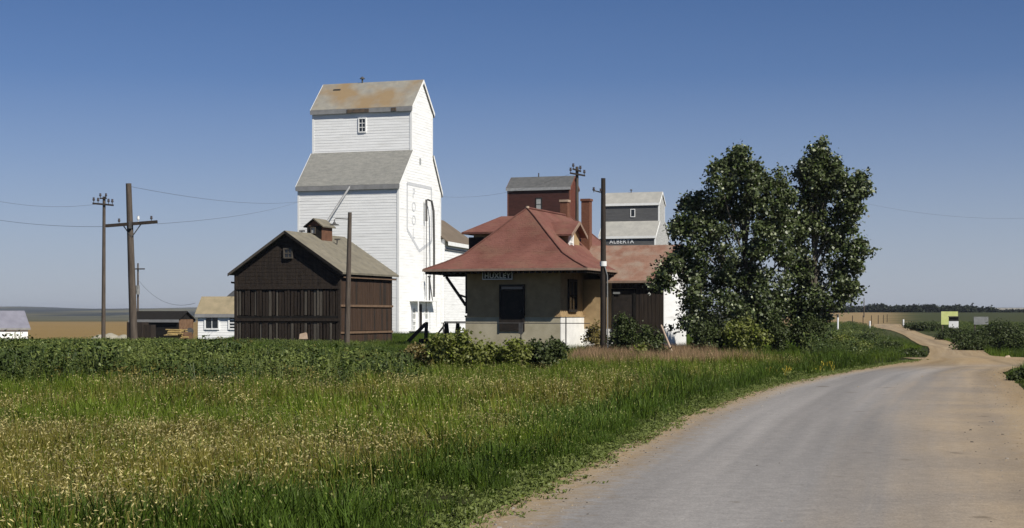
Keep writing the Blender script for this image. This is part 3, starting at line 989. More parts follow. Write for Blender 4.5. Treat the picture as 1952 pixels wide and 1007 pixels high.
# front planks: two slatted bands and a boarded gable
x = -BW + .02; k = 0
while x < -.1:
    w = random.uniform(.1, .17)
    g = random.random() < .45
    for (z0, z1) in ((.15, 1.15), (1.55, 2.95)):
        m = MB(); d0 = random.uniform(-.03, .03)
        m.box(x, x + w, -.03 + d0, .0 + d0, z0 + random.uniform(-.04, .04), z1 + random.uniform(-.03, .03))
        m.build('plank', M['barn_plank_grey'] if g and random.random() < .75 else M['barn_plank'], BN)
    x += w + random.uniform(.03, .08); k += 1
z = 3.12
while z < BR_ - .3:
    h = .19
    hw0 = (BR_ - z - .08) / ((BR_ - BE) / (BW / 2)); hw1 = (BR_ - z - h - .08) / ((BR_ - BE) / (BW / 2))
    hw0, hw1 = min(hw0, BW / 2), max(min(hw1, BW / 2), .05)
    m = MB(); c = -BW / 2; o_ = random.uniform(0, .012)
    P = [(c - hw0, -.02 - o_, z), (c + hw0, -.02 - o_, z), (c + hw1, -.02 - o_, z + h), (c - hw1, -.02 - o_, z + h)]
    m.add(P + [(p[0], .06, p[2]) for p in P], [(0, 1, 2, 3), (7, 6, 5, 4), (0, 4, 5, 1), (1, 5, 6, 2), (2, 6, 7, 3), (3, 7, 4, 0)])
    m.build('plank', M['barn_plank'], BN)
    z += h + .012
for z in (0, 1.25, 3.0):
    box_part('girt', M['barn_plank'], BN, -BW, 0, -.09, -.045, z, z + .16)
box_part('girt', M['barn_dark'], BN, -BW, -.02, -.035, -.01, 1.42, 1.54)
wdw = window_part(BN, -BW / 2 + .1, -.04, 4.75, .42, .42, 'f', M['barn_plank_grey'], M['glass'], (1, 1))
# side planks
y = .02
while y < BD - .1:
    w = random.uniform(.15, .24)
    for (z0, z1) in ((0, .55), (.72, 2.0), (2.15, 3.55)):
        m = MB(); d0 = random.uniform(0, .014)
        m.box(-.01, .022 + d0, y, min(y + w, BD), z0, z1)
        m.build('plank', M['barn_side'] if random.random() < .8 else M['barn_plank'], BN)
    y += w + .012
for z in (.57, 2.03):
    box_part('girt', M['barn_girt'], BN, .0, .1, -.04, BD + .12, z, z + .12)
box_part('girt', M['barn_girt'], BN, .12, .2, .1, BD + .35, 3.6, 3.7)
m = MB()
for y in (0.0, BD): m.box(-.1, .06, y - .06, y + .06, -.1, BE - .1)
m.box(-BW - .06, -BW + .1, -.06, .06, -.1, BE - .1)
m.build('corner_post', M['barn_plank'], BN)
for s in (1, -1):
    c = -BW / 2; sl = (BR_ - BE) / (BW / 2); ov = .32
    xe = c + s * (BW / 2 + ov)
    m = MB(); q = [(c, -.3, BR_ + .1), (xe, -.3, BR_ + .1 - sl * (BW / 2 + ov)), (xe, BD + .45, BR_ + .1 - sl * (BW / 2 + ov)), (c, BD + .45, BR_ + .1)]
    m.slab(q[::-1] if s < 0 else q, .1)
    r_ = m.build('roof', M['barn_roof'], BN)
    m = MB(); m.slab([(c, -.345, BR_ + .09), (xe, -.345, BR_ + .09 - sl * (BW / 2 + ov)), (xe, -.303, BR_ + .09 - sl * (BW / 2 + ov)), (c, -.303, BR_ + .09)], .16)
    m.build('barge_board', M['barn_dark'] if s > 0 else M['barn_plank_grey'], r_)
# cupola
cp = MB(); cx, cy = -BW / 2 + .15, 3.6
cp.box(cx - .47, cx + .47, cy - .65, cy + .65, 5.4, 6.62)
cp.add([(cx - .47, cy - .65, 6.62), (cx + .47, cy - .65, 6.62), (cx, cy - .65, 6.95)], [(0, 1, 2)])
cp.add([(cx - .47, cy + .65, 6.62), (cx + .47, cy + .65, 6.62), (cx, cy + .65, 6.95)], [(2, 1, 0)])
cpo = cp.build('cupola', M['cupola_red'], BN)
box_part('cupola_front', M['barn_dark'], cpo, cx - .45, cx + .45, cy - .68, cy - .653, 5.9, 6.6)
window_part(BN, cx - .05, cy - .68, 6.2, .22, .3, 'f', M['barn_plank_grey'], M['pane_pale'], (0, 0))
for s in (1, -1):
    m = MB(); q = [(cx, cy - .8, 7.05), (cx + s * .62, cy - .8, 6.6), (cx + s * .62, cy + .8, 6.6), (cx, cy + .8, 7.05)]
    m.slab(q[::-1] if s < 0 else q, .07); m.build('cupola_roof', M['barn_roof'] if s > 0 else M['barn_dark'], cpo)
# roof hooks and hay arms
for (x, y, z, dx) in ((-BW / 2 - .25, 2.2, 6.25, -.3), (-BW / 2 + .95, 4.2, 5.85, .3)):
    m = MB(); m.bar((x, y, z - .2), (x, y, z + .05), .05); m.bar((x - .15, y, z + .05), (x + .18, y, z + .05), .1, .08); m.build('roof_hook', M['dark_metal'], BN)
m = MB(); m.bar((-BW, .3, 3.35), (-BW - .45, .3, 3.4), .08, .1); m.build('hay_arm', M['barn_dark'], BN)
bl = MB(); bl.add(*[[(0, 0, 0), (.4, 0, 0), (.42, .3, 0), (.02, .3, 0), (.03, .02, .26), (.34, .03, .34), (.38, .27, .3), (.06, .26, .24)],
                    [(0, 3, 2, 1), (4, 5, 6, 7), (0, 1, 5, 4), (1, 2, 6, 5), (2, 3, 7, 6), (3, 0, 4, 7)]])
o = bl.build('stone_block', M['brick_cap'], None, (at(570, 81), 81, .45)); tag(o, 'pale block lying in the weeds at the foot of the dark barn', 'block')

# ------------------------------------------------------------------ poles and wires
def pole(name, px, D, top, base_w, label, wood='pole_wood', lean=0.0, z0=None, cat='utility pole', group='wooden poles'):
    z0 = float(terrain(at(px, D), D)) if z0 is None else z0
    o = empty(name, (at(px, D), D, z0 - .3), 0, label, cat, group)
    h = zat(top, D) - z0 + .3
    m = MB(); m.tube([(0, 0, 0), (lean * .5, 0, h * .5), (lean, 0, h)], [base_w / 2, base_w * .43, base_w * .34], 10)
    m.build('pole_shaft', M[wood], o)
    return o, h


def insulator(parent, x, y, z, s=1.0, mt='porcelain'):
    m = MB(); m.tube([(x, y, z), (x, y, z + .1 * s)], .018 * s, 6); m.tube([(x, y, z + .09 * s), (x, y, z + .16 * s), (x, y, z + .2 * s), (x, y, z + .27 * s)], [.05 * s, .075 * s, .05 * s, .06 * s], 8)
    return m.build('insulator', M[mt], parent)


P1, h1 = pole('utility_pole', 256, 66, 350, .34, 'stout weathered pole with one long bare crossarm at the field edge', lean=-.24)
m = MB(); zc = zat(428, 66) - P1.location.z
m.bar((-1.15, -.15, zc - .07), (1.0, -.15, zc + .1), .13, .13); ca_ = m.build('crossarm', M['pole_dark'], P1)
m = MB(); m.bar((-.45, -.1, zc - .03), (-.12, -.12, zc - .5), .04); m.bar((.3, -.1, zc), (-.05, -.12, zc - .5), .04); m.build('arm_brace', M['dark_metal'], ca_)
insulator(ca_, .2, -.15, zc + .1, .9, 'porcelain_white'); insulator(ca_, .75, -.15, zc + .13, .8); insulator(ca_, -.6, -.15, zc + .02, .8)
m = MB(); m.bar((-.12, -.2, h1 - 1.9), (-.12, -.2, h1 - 1.6), .12); m.build('bracket', M['dark_metal'], P1)

P2, h2 = pole('utility_pole', 197, 100, 375, .27, 'slim pole with short crossarm and cluster of insulators left of the long armed pole', lean=0.05)
m = MB(); zc = zat(390, 100) - P2.location.z
m.bar((-.65, -.12, zc + .06), (.68, -.12, zc - .06), .1, .11); c2 = m.build('crossarm', M['pole_dark'], P2)
for x in (-.58, -.3, .36, .6): insulator(c2, x, -.12, zc + .06 - x * .09, 1.2)
m = MB(); m.bar((-.2, -.12, h2 - .12), (.24, -.12, h2 - .12), .08); c3 = m.build('top_arm', M['pole_dark'], P2)
for x in (-.16, .2): insulator(c3, x, -.12, h2 - .1, 1.1)

P3, h3 = pole('utility_pole', 263, 210, 502, .3, 'far thin pole with small crossarm half hidden by the stout pole')
m = MB(); zc = zat(513, 210) - P3.location.z; m.bar((-.6, -.2, zc), (.95, -.2, zc), .16); m.build('crossarm', M['pole_dark'], P3)
m = MB(); m.tube([(0, -.3, zc - 3.4), (0, -.3, zc - 2.2)], .3, 10); m.build('transformer', M['faded_sign'], P3)

P4, h4 = pole('lamp_pole', 661, 70, 405, .26, 'leaning lamp pole with round tin shade before the barn side', lean=.14, cat='lamp pole')
m = MB(); zc = zat(417, 70) - P4.location.z
m.tube([(.1, 0, zc - .02), (-.32, 0, zc + .0), (-.5, 0, zc), (-.55, 0, zc - .06), (-.55, 0, zc - .2)], .024, 6); la = m.build('lamp_arm', M['dark_metal'], P4)
m = MB(); m.tube([(-.55, 0, zc - .15), (-.55, 0, zc - .22), (-.55, 0, zc - .26), (-.55, 0, zc - .29)], [.05, .07, .2, .23], 12); m.build('lamp_shade', M['dark_metal'], la)

P5, h5 = pole('telegraph_pole', 1150, 66, 340, .28, 'dark telegraph pole with single side bracket standing before the station wing', 'pole_dark')
m = MB(); zc = zat(368, 66) - P5.location.z; m.bar((0, 0, zc), (-.4, 0, zc + .1), .05); sb = m.build('side_bracket', M['dark_metal'], P5)
insulator(sb, -.4, 0, zc + .02, .8); insulator(sb, -.12, -.1, h5 - .6, .6)
m = MB(); zc = zat(503, 66) - P5.location.z; m.tube([(.0, 0, zc - .1), (0, 0, zc + .1)], .15, 10); m.build('pole_band', M['porcelain_white'], P5)
m = MB(); m.tube([(.05, -.13, zc - .1), (.16, -.14, zc - .5), (.17, -.14, .3)], .03, 6); m.build('conduit', M['faded_sign'], P5)

P6, h6 = pole('utility_pole', 1100, 118, 318, .34, 'pole with double crossarms and dark insulators behind the station chimneys')
for py, (a, b_) in ((325, (-.35, .3)), (333, (-.55, .6))):
    m = MB(); zc = zat(py, 118) - P6.location.z; m.bar((a, -.18, zc + .1), (b_, -.18, zc - .1), .12); cc = m.build('crossarm', M['pole_dark'], P6)
    insulator(cc, a + .06, -.18, zc + .12, 1.4); insulator(cc, b_ - .06, -.18, zc - .05, 1.4)


def sag(name, p, q, drop, label, r=.014, cat='power line'):
    p, q = Vector(p), Vector(q)
    pts = [p.lerp(q, i / 14) - Vector((0, 0, drop * 4 * (i / 14) * (1 - i / 14))) for i in range(15)]
    m = MB(); m.tube(pts, r, 5)
    return tag(m.build(name, M['wire']), label, cat, 'overhead wires')


def W3(px, py, D): return (at(px, D), D, zat(py, D))
sag('power_line', W3(244, 355, 66), W3(595, 381, 138), .5, 'upper wire from the stout pole top to the white elevator', 0.0084)
sag('power_line', W3(300, 427, 66), W3(575, 383, 141), .3, 'lower wire from the long crossarm to the white elevator', 0.0078)
sag('power_line', W3(-120, 355, 82), W3(180, 390, 100), .5, 'wire coming in from the left sky to the slim pole', 0.0084)
sag('power_line', W3(-120, 395, 82), W3(210, 432, 66), .3, 'faint wire from the left sky to the long crossarm end', 0.0078)
sag('power_line', W3(842, 375, 150), W3(1084, 333, 118), .6, 'wire between the white elevator and the double armed pole', 0.0084)
sag('power_line', W3(265, 536, 210), W3(372, 578, 172), 1.3, 'slack service wire from the far thin pole to the white hut', 0.0195)
sag('power_line', W3(1650, 388, 120), W3(2100, 404, 120), .8, 'faint wire across the sky right of the trees', 0.0065)

# ------------------------------------------------------------------ small buildings on the left
def hut(name, label, px, D, z0, th, L, B, he, hr, wall, roof, ov=.3, ridge='x'):
    o = empty(name, (at(px, D), D, z0), -R(th), label, 'shed' if 'shed' in name else 'hut')
    m = MB(); m.siding((-L, 0), (0, 0), 0, he, pitch=.2)
    g = lambda z: (0, B) if z <= he else ((z - he) / (hr - he) * B / 2, B - (z - he) / (hr - he) * B / 2)
    m.siding((0, 0), (0, B), 0, hr - .02, g, pitch=.2); m.siding((-L, B), (-L, 0), 0, hr - .02, g, pitch=.2); m.siding((0, B), (-L, B), 0, he, pitch=.2)
    m.build('wall', wall, o)
    sl = (hr - he) / (B / 2)
    for s in (-1, 1):
        ye = B / 2 + s * (B / 2 + ov)
        q = [(-L - ov, ye, hr + .1 - sl * (B / 2 + ov)), (ov, ye, hr + .1 - sl * (B / 2 + ov)), (ov, B / 2, hr + .1), (-L - ov, B / 2, hr + .1)]
        m = MB(); m.slab(q if s < 0 else q[::-1], .1); r_ = m.build('roof', roof, o)
        m = MB(); ya, yb = sorted((ye - s * .0 + s * .003, ye + s * .04)); m.box(-L - ov, ov, ya, yb, q[0][2] - .28, q[0][2] - .01); m.build('fascia', M['grey_fascia'], r_)
    return o


HD = 125
H1 = hut('white_hut', 'small white hut with tan roof half hidden behind the dark barn', 472, HD, -.5, 6, 4.05, 3.2, 2.35, 3.6, M['white_board'], M['tan_roof'], .2)
window_part(H1, -2.9, 0, 1.15, 1.0, .85, 'f', M['white_trim'], M['glass'], (1, 0))
sh = window_part(H1, -1.1, 0, 1.15, .7, .85, 'f', M['white_trim'], M['glass'], (0, 0))
for z in (1.33, 1.58, 1.83): box_part('shutter_slat', M['white_trim'], sh, -1.43, -.77, -.07, -.03, z - .04, z + .04)
H1b = hut('grey_shed', 'grey shed gable showing above the white hut roof', 462, 138, -.4, 55, 3, 2.6, 3.7, 4.7, M['faded_sign'], M['dark_roof'], .2)
H2 = hut('white_shed', 'low white shed with lavender grey metal roof standing in the golden field', 53, 235, -2.3, -38, 4.6, 4.2, 2.35, 4.6, M['white_board'], M['lav_roof'])
H3 = hut('dark_shed', 'long dark shed with rusty gable end beyond the poles', 340, 150, -1.2, 20, 5.2, 2.6, 2.5, 3.2, M['barn_dark'], M['barn_dark'], .2)
box_part('gable_boards', M['rust_wall'], H3, .035, .07, .05, 2.55, .3, 2.5)
m = MB(); m.box(-2.6, -1.0, 0, 1.2, 0, 1.95); m.box(-1.0, -.2, .2, 1.1, 0, 1.7)
o = m.build('crate_stack', M['barn_plank'], None, (at(290, 146), 146, -.9), (0, 0, -R(15))); tag(o, 'block of dark weathered crates beside the stout pole foot', 'crates')
lum = empty('lumber_pile', (at(335, 140), 140, -.7), -R(12), 'untidy pile of yellow boards before the dark shed', 'lumber pile')
for i in range(22):
    m = MB(); z = .1 + .09 * (i // 2.5); L_ = random.uniform(.9, 1.6); cx = random.uniform(-.4, .4); yb = random.uniform(-.4, .4)
    m.bar((cx - L_ / 2, yb, z + .3 + random.uniform(-.06, .06)), (cx + L_ / 2, yb + random.uniform(-.25, .25), z + .3 + random.uniform(-.1, .1)), .3, .08)
    m.build('board', M['lumber'], lum)
mach = empty('scrap_machine', (at(360, 142), 142, -.6), 0, 'small dark scrap machine between the lumber pile and white hut', 'machine')
m = MB(); m.tube([(.1, -.1, .85), (.1, .1, .85)], .32, 12); m.build('wheel', M['dark_metal'], mach)
m = MB(); m.box(-.6, .3, -.3, .5, .2, .75); m.bar((-.6, 0, .9), (.1, 0, 1.0), .1); m.build('frame', M['rust_wall'], mach)
hp = MB()
for i, (x, w, h) in enumerate(((0, 1.1, .6), (1.0, 1.4, .75), (2.3, 1.2, .6))):
    hp.tube([(x, 0, 0), (x, 0, h * .6), (x, 0, h)], [w, w * .6, .15], 12)
o = hp.build('gravel_heap', M['pale_heap'], None, (at(190, 150), 150, -.75)); tag(o, 'low pale heap between the two nearer poles', 'heap')

# ------------------------------------------------------------------ right hand roadside
def board_sign(name, px, D, y0, y1, w, label, mt, legs=True):
    zg = float(terrain(at(px, D), D))
    o = empty(name, (at(px, D), D, zg), 0, label, 'sign')
    z0, z1 = zat(y1, D) - zg, zat(y0, D) - zg
    box_part('sign_board', mt, o, -w / 2, w / 2, -.03, .03, z0, z1)
    for s in (-1, 1): box_part('sign_post', M['pole_wood'], o, s * w * .4 - .05, s * w * .4 + .05, .033, .12, -.1, z1 - .05)
    return o
board_sign('roadside_sign', 1810, 150, 594, 619, 1.6, 'pale yellow green board standing in the bushes right of the dirt road', M['yellow_sign'])
board_sign('roadside_sign', 1870, 130, 604, 619, 1.2, 'faded grey white board in the dark bushes at far right', M['faded_sign'])
D = 142; zg = float(terrain(at(1818, D), D))
mbx = empty('mail_box_stand', (at(1818, D), D, zg), -R(14), 'white box stand with dark opening before the yellow green board', 'box stand')
z0, z1 = zat(626, D) - zg, zat(603, D) - zg
m = MB(); m.box(-.42, .42, 0, .6, z0, z1 - .45); m.build('box_body', M['white_sign'], mbx)
m = MB(); m.box(-.42, .42, .05, .6, z1 - .449, z1 - .08); m.build('opening', M['black_sign'], mbx)
m = MB(); m.box(-.46, .5, -.08, .68, z1 - .078, z1); m.build('lid', M['dark_metal'], mbx)
for s in (-1, 1): box_part('leg', M['pole_wood'], mbx, s * .34 - .05, s * .34 + .05, .2, .3, -.1, z0)

for (px, D, y0, y1, w, lab, top) in ((1597, 150, 603, 622, .17, 'white marker post with dark top beside the right tree', True),
                                     (1658, 200, 612, 625, .22, 'short white marker post at the left of the far road', False),
                                     (1722, 230, 609, 617, .26, 'tiny white marker by the right side of the far road', False)):
    zg = float(terrain(at(px, D), D)); x = at(px, D)
    m = MB(); m.tube([(0, 0, -.2), (0, 0, zat(y0, D) - zg)], w / 2, 8); o = m.build('marker_post', M['white_sign'], None, (x, D, zg)); tag(o, lab, 'marker post', 'white marker posts')
    if top:
        m = MB(); z_ = zat(y0, D) - zg; m.tube([(0, 0, z_ - .1), (0, 0, z_ + .18)], w * .62, 8); m.build('post_cap', M['dark_metal'], o)
fp = MB(); fp.tube([(0, 0, -.3), (.02, 0, 1.45)], [.075, .06], 7); fme = fp.mesh('fence_post', M['pole_dark'])
words = ['nearest the right tree', 'second from the right tree', 'third from the right tree', 'fourth from the right tree', 'fifth from the right tree', 'farthest from the right tree']
for i, px in enumerate((1625, 1645, 1661, 1674, 1684, 1691)):
    D = 255 + i * 14
    x = at(px, D)
    o = link('fence_post', fme, None, (x, D, float(terrain(x, D)))); o.scale = (1, 1, 1.15)
    tag(o, 'thin dark fence post against the golden field, ' + words[i], 'fence post', 'fence posts along the golden field')
fr, hfr = pole('utility_pole', 1647, 420, 568, .3, 'distant bare pole above the tree line right of the trees', z0=1.0)

# loose slanted stick by the wing
m = MB(); D = 60
m.tube([(at(1281, D), D, zat(672, D)), (at(1262, D), D + .4, zat(620, D))], [.05, .035], 6); o = m.build('leaning_stick', M['brick_cap']); tag(o, 'pale stick leaning in the bush by the white wing corner', 'stick')
o = MB(); o.add([(0, 0, 0), (.5, .05, 0), (.45, .3, 0), (.05, .28, 0), (.1, .06, .2), (.36, .1, .26), (.34, .24, .22), (.12, .22, .18)],
                [(0, 3, 2, 1), (4, 5, 6, 7), (0, 1, 5, 4), (1, 2, 6, 5), (2, 3, 7, 6), (3, 0, 4, 7)])
o = o.build('field_stone', M['brick_cap'], None, (at(1915, 60.6), 60.6, .0)); o.scale = (.55, .55, .5); tag(o, 'tan stone on the far edge of the side road', 'stone')


# ------------------------------------------------------------------ foliage
def leaf_mesh(name, P, Nrm, size, material, aspect=1.25, fold=.12):
    """one mesh of pointed four-sided leaves"""
    k = len(P)
    Nrm = Nrm / np.linalg.norm(Nrm, axis=1, keepdims=True)
    r = rng.normal(size=(k, 3))
    U = np.cross(Nrm, r); U /= np.linalg.norm(U, axis=1, keepdims=True)
    Vv = np.cross(Nrm, U)
    s = size * rng.uniform(.65, 1.35, k)[:, None]
    a = P - U * s * aspect * .5
    b_ = P + Vv * s * .5 + Nrm * s * fold
    c = P + U * s * aspect * .5
    d = P - Vv * s * .5 + Nrm * s * fold
    V = np.stack([a, b_, c, d], 1).reshape(-1, 3)
    me = bpy.data.meshes.new(name)
    me.vertices.add(4 * k); me.vertices.foreach_set('co', V.ravel().astype(np.float32))
    me.loops.add(4 * k); me.loops.foreach_set('vertex_index', np.arange(4 * k, dtype=np.int32))
    me.polygons.add(k); me.polygons.foreach_set('loop_start', np.arange(0, 4 * k, 4, dtype=np.int32))
    me.update(calc_edges=True)
    at_ = me.attributes.new('rnd', 'FLOAT', 'POINT')
    at_.data.foreach_set('value', np.repeat(rng.random(k), 4).astype(np.float32))
    me.materials.append(material)
    return me


def blob_points(blobs, n_cl, per, spread, shell=.55, soft=False):
    """leaf positions in twig-sized clusters through a set of ellipsoids"""
    vol = np.array([b_[3] * b_[4] * b_[5] for b_ in blobs]) ** .75
    vol /= vol.sum()
    P, Nn = [], []
    for b_, v_ in zip(blobs, vol):
        k = max(4, int(n_cl * v_))
        d = rng.normal(size=(k, 3)); d /= np.linalg.norm(d, axis=1, keepdims=True)
        rad = rng.random(k) ** .45 * (1 - 0) ; rad = shell + (1 - shell) * rad * 1.08
        rad = np.where(rng.random(k) < .3, rng.random(k) * shell + .1, rad)
        if soft: rad = np.clip(rng.normal(.7, .31, k), .08, 1.4)
        C_ = np.array(b_[:3]) + d * rad[:, None] * np.array(b_[3:6])
        q = C_[:, None, :] + rng.normal(size=(k, per, 3)) * spread * np.array([1, 1, .8])
        nn = d[:, None, :] * .5 + rng.normal(size=(k, per, 3)) * .75 + np.array([0, 0, .45])
        P.append(q.reshape(-1, 3)); Nn.append(nn.reshape(-1, 3))
    return np.concatenate(P), np.concatenate(Nn)


def tree(name, label, px, D, blobs_px, trunk_r, n_cl, per, size, lean=0):
    z0 = float(terrain(at(px, D), D)); x0 = at(px, D)
    o = empty(name, (x0, D, z0), 0, label, 'tree', 'leafy trees beside the station')
    B = []
    for i, (bx_, by_, rx, ry) in enumerate(blobs_px):
        k = D / F
        B.append((at(bx_, D) - x0, rng.uniform(-.8, .8) * 1.0, zat(by_, D) - z0, rx * k * .88, (rx + ry) * .46 * k + .2, ry * k * .9))
    top = max(b_[2] + b_[5] * .5 for b_ in B)
    m = MB()
    pts = [(0, 0, -.2), (.05, 0, .8), (.12 + lean * .3, .05, top * .35), (lean * .7, 0, top * .65), (lean, 0, top)]
    m.tube(pts, [trunk_r * 1.25, trunk_r, trunk_r * .75, trunk_r * .42, .03], 9)
    tr = m.build('trunk', M['bark'], o)
    m = MB()
    for b_ in B:
        zc = b_[2]
        zs = max(.5, min(zc * .55, top * .6))
        t_ = zs / top
        sx_ = lean * t_
        p0 = Vector((sx_, 0, zs)); p1 = Vector((b_[0], b_[1], zc + b_[5] * .6))
        mid = p0.lerp(p1, .5) + Vector((0, 0, -.15 * (p1 - p0).length * .3))
        m.tube([p0, mid, p1], [trunk_r * .38, trunk_r * .25, .015], 6, caps=False)
        for j in range(5):
            d = Vector(rng.normal(size=3)); d.z = abs(d.z); d.normalize()
            q0 = p0.lerp(p1, random.uniform(.45, .9))
            m.tube([q0, q0 + Vector((d.x * b_[3], d.y * b_[4], d.z * b_[5])) * .9], [.03, .008], 4, caps=False)
    m.build('limb', M['bark'], o)
    # upright sprays standing out of the crown
    for b_ in list(B):
        for _ in range(5):
            d = rng.normal(size=3); d[2] = abs(d[2]) * .8 + .15; d /= np.linalg.norm(d)
            B.append((b_[0] + d[0] * b_[3] * .98, b_[1] + d[1] * b_[4] * .9, b_[2] + d[2] * b_[5] * .95, .13, .13, rng.uniform(.2, .38)))
    P, Nn = blob_points(B, n_cl, per, .16, soft=True)
    link('crown', leaf_mesh('crown', P, Nn, size, L_POPLAR), o)
    return o


tree('poplar_tree', 'broad many peaked poplar tree nearest the station wing', 1420, 69.5,
     [(1410, 302, 16, 24), (1412, 330, 24, 30), (1396, 318, 12, 18), (1436, 330, 12, 20), (1424, 360, 44, 44), (1418, 405, 55, 45), (1362, 352, 18, 36), (1360, 400, 34, 42), (1318, 392, 16, 28), (1318, 430, 30, 26), (1296, 446, 20, 20),
      (1350, 462, 56, 46), (1440, 470, 62, 60), (1474, 362, 24, 34), (1474, 410, 30, 44), (1492, 385, 16, 34), (1498, 440, 22, 40), (1500, 500, 24, 30), (1380, 530, 74, 52), (1318, 515, 46, 46), (1268, 512, 22, 22),
      (1258, 545, 16, 16), (1450, 555, 56, 50), (1318, 575, 34, 36), (1400, 590, 70, 32), (1475, 600, 34, 34), (1330, 620, 40, 30), (1440, 630, 50, 30)], .17, 840, 36, .115)
tree('poplar_tree', 'taller narrow poplar tree at the right of the pair', 1546, 71,
     [(1560, 300, 17, 24), (1562, 326, 25, 28), (1580, 318, 12, 20), (1541, 325, 12, 20), (1640, 352, 12, 20), (1540, 345, 34, 40), (1580, 352, 30, 36), (1555, 400, 48, 40), (1622, 372, 24, 34), (1612, 410, 30, 34), (1590, 450, 42, 40), (1525, 450, 36, 52),
      (1634, 484, 24, 20), (1602, 522, 42, 40), (1540, 532, 48, 46), (1610, 560, 26, 26), (1560, 580, 46, 28), (1510, 585, 32, 34), (1545, 620, 44, 34)], .15, 620, 36, .12, lean=.25)


def shrub(name, label, px, D, w_px, top, n_cl, per, size, lm, group, base=None, depth=None):
    x0 = at(px, D); z0 = float(terrain(x0, D)) if base is None else base
    k = D / F
    rx = w_px * k / 2; h = zat(top, D) - z0
    o = empty(name, (x0, D, z0), 0, label, 'shrub', group)
    B = []
    for i in range(6):
        B.append((random.uniform(-.55, .55) * rx, random.uniform(-.4, .4) * (depth or rx), random.uniform(.25, .68) * h, rx * random.uniform(.35, .55), (depth or rx) * .5, h * random.uniform(.24, .34)))
    B.append((0, 0, h * .75, rx * .4, rx * .4, h * .25))
    P, Nn = blob_points(B, n_cl, per, .07 + .05 * rx, .4)
    P[:, 2] = np.maximum(P[:, 2], .02)
    link('foliage', leaf_mesh('foliage', P, Nn, size, lm), o)
    m = MB()
    for b_ in B: m.tube([(b_[0] * .25, b_[1] * .25, -.05), (b_[0] * .6, b_[1] * .6, b_[2] * .6), (b_[0], b_[1], b_[2] + b_[5] * .6)], [.022, .015, .005], 5, caps=False)
    m.build('stem', M['bark'], o)
    return o


sg_ = 'leafy shrubs along the station front'
for (px, D, w, top, lm, lab) in (
        (795, 47, 70, 655, L_YELLOW, 'yellowing shrub at the left end of the row before the station'),
        (840, 46, 80, 638, L_SHRUB, 'tall bright green shrub left of the station corner'),
        (885, 45.5, 90, 626, L_SHRUB, 'tallest bright green shrub below the station left corner'),
        (935, 46.5, 66, 652, L_SHRUB, 'bright green shrub left of the station door'),
        (978, 46, 62, 646, L_SHRUB, 'round green shrub under the station door'),
        (1020, 46.5, 60, 650, L_DARK, 'dark green shrub right of the station door'),
        (1056, 47, 46, 646, L_DARK, 'small dark shrub ending the row at the white wainscot'),
        (770, 45, 44, 672, L_DARK, 'low dark shrub before the yellowing shrub')):
    shrub('leafy_shrub', lab, px, D, w, top, 150, 16, .075, lm, sg_)
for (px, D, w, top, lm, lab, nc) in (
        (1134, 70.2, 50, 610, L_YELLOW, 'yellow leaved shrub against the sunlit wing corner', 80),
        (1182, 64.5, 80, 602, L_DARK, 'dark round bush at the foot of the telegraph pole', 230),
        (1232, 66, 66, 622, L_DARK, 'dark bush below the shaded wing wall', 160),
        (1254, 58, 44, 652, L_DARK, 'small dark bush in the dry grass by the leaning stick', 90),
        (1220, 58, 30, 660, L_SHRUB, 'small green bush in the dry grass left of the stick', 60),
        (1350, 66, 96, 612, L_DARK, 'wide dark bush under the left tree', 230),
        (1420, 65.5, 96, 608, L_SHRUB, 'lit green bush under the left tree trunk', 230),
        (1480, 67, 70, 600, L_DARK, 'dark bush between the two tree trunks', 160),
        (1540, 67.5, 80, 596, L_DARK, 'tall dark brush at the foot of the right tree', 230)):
    shrub('leafy_shrub', lab, px, D, w, top, nc, 22, .085, lm, 'bushes around the station wing and trees')
for i, (px, D, w, top, lab) in enumerate((
        (1885, 74, 130, 650, 'dark bush on the corner before the faded board'),
        (1948, 70, 120, 634, 'tall dark bush standing behind the side road'),
        (1920, 92, 120, 622, 'dark bush far behind the side road stone'),
        (1855, 104, 80, 634, 'dark bush below the yellow green board'),
        (1812, 128, 80, 627, 'low bush at the foot of the white box stand'),
        (1762, 170, 70, 616, 'far bush beside the dirt road bend'),
        (1905, 125, 110, 613, 'broad far dark bush beside the faded board'),
        (1951, 39, 46, 712, 'dark weedy clump on the near right road corner'))):
    shrub('leafy_shrub', lab, px, D, w, top, 700, 16, .05 + .00032 * D, L_DARK, 'dark bushes right of the road')

for (px, D, w, top, lab, nc, lm_) in (
        (1602, 84, 70, 640, 'low bush on the grassy bank right of the trees', 200, L_SHRUB),
        (1655, 92, 60, 634, 'far low bush on the bank before the white marker post', 200, L_DARK),
        (1690, 74, 60, 655, 'dark low bush at the tip of the grassy bank', 200, L_DARK),
        (1740, 64, 50, 672, 'small dark bush where the road turns', 150, L_DARK),
        (1640, 72, 60, 656, 'pale low bush in the middle of the grassy bank', 150, L_SHRUB)):
    shrub('leafy_shrub', lab, px, D, w, top, nc, 16, .075, lm_, 'low bushes on the bank by the far road')

# tree line beyond the golden field
B = []
for px in range(1590, 2060, 6):
    D = 720 + 60 * math.sin(px * .05)
    tp = 582 + 9 * float(noise(px, 3, 26, 5, 2)) - 2
    if abs(px - 1662) < 16 or abs(px - 1772) < 14: tp -= 2
    if px > 1868: tp = 591.5 + 3 * float(noise(px, 3, 20, 5, 2))
    z = float(terrain(at(px, D), D))
    h = zat(tp, D) - z
    for j in range(2):
        B.append((at(px + random.uniform(-4, 4), D), D + random.uniform(-15, 15), z + h * random.uniform(.3, .58), 3.0, 3, h * .42))
P, Nn = blob_points(B, 4200, 9, .5, .4)
o = link('treeline', leaf_mesh('treeline', P, Nn, .9, L_FAR)); tag(o, 'dark distant tree line beyond the golden field', kind='stuff')


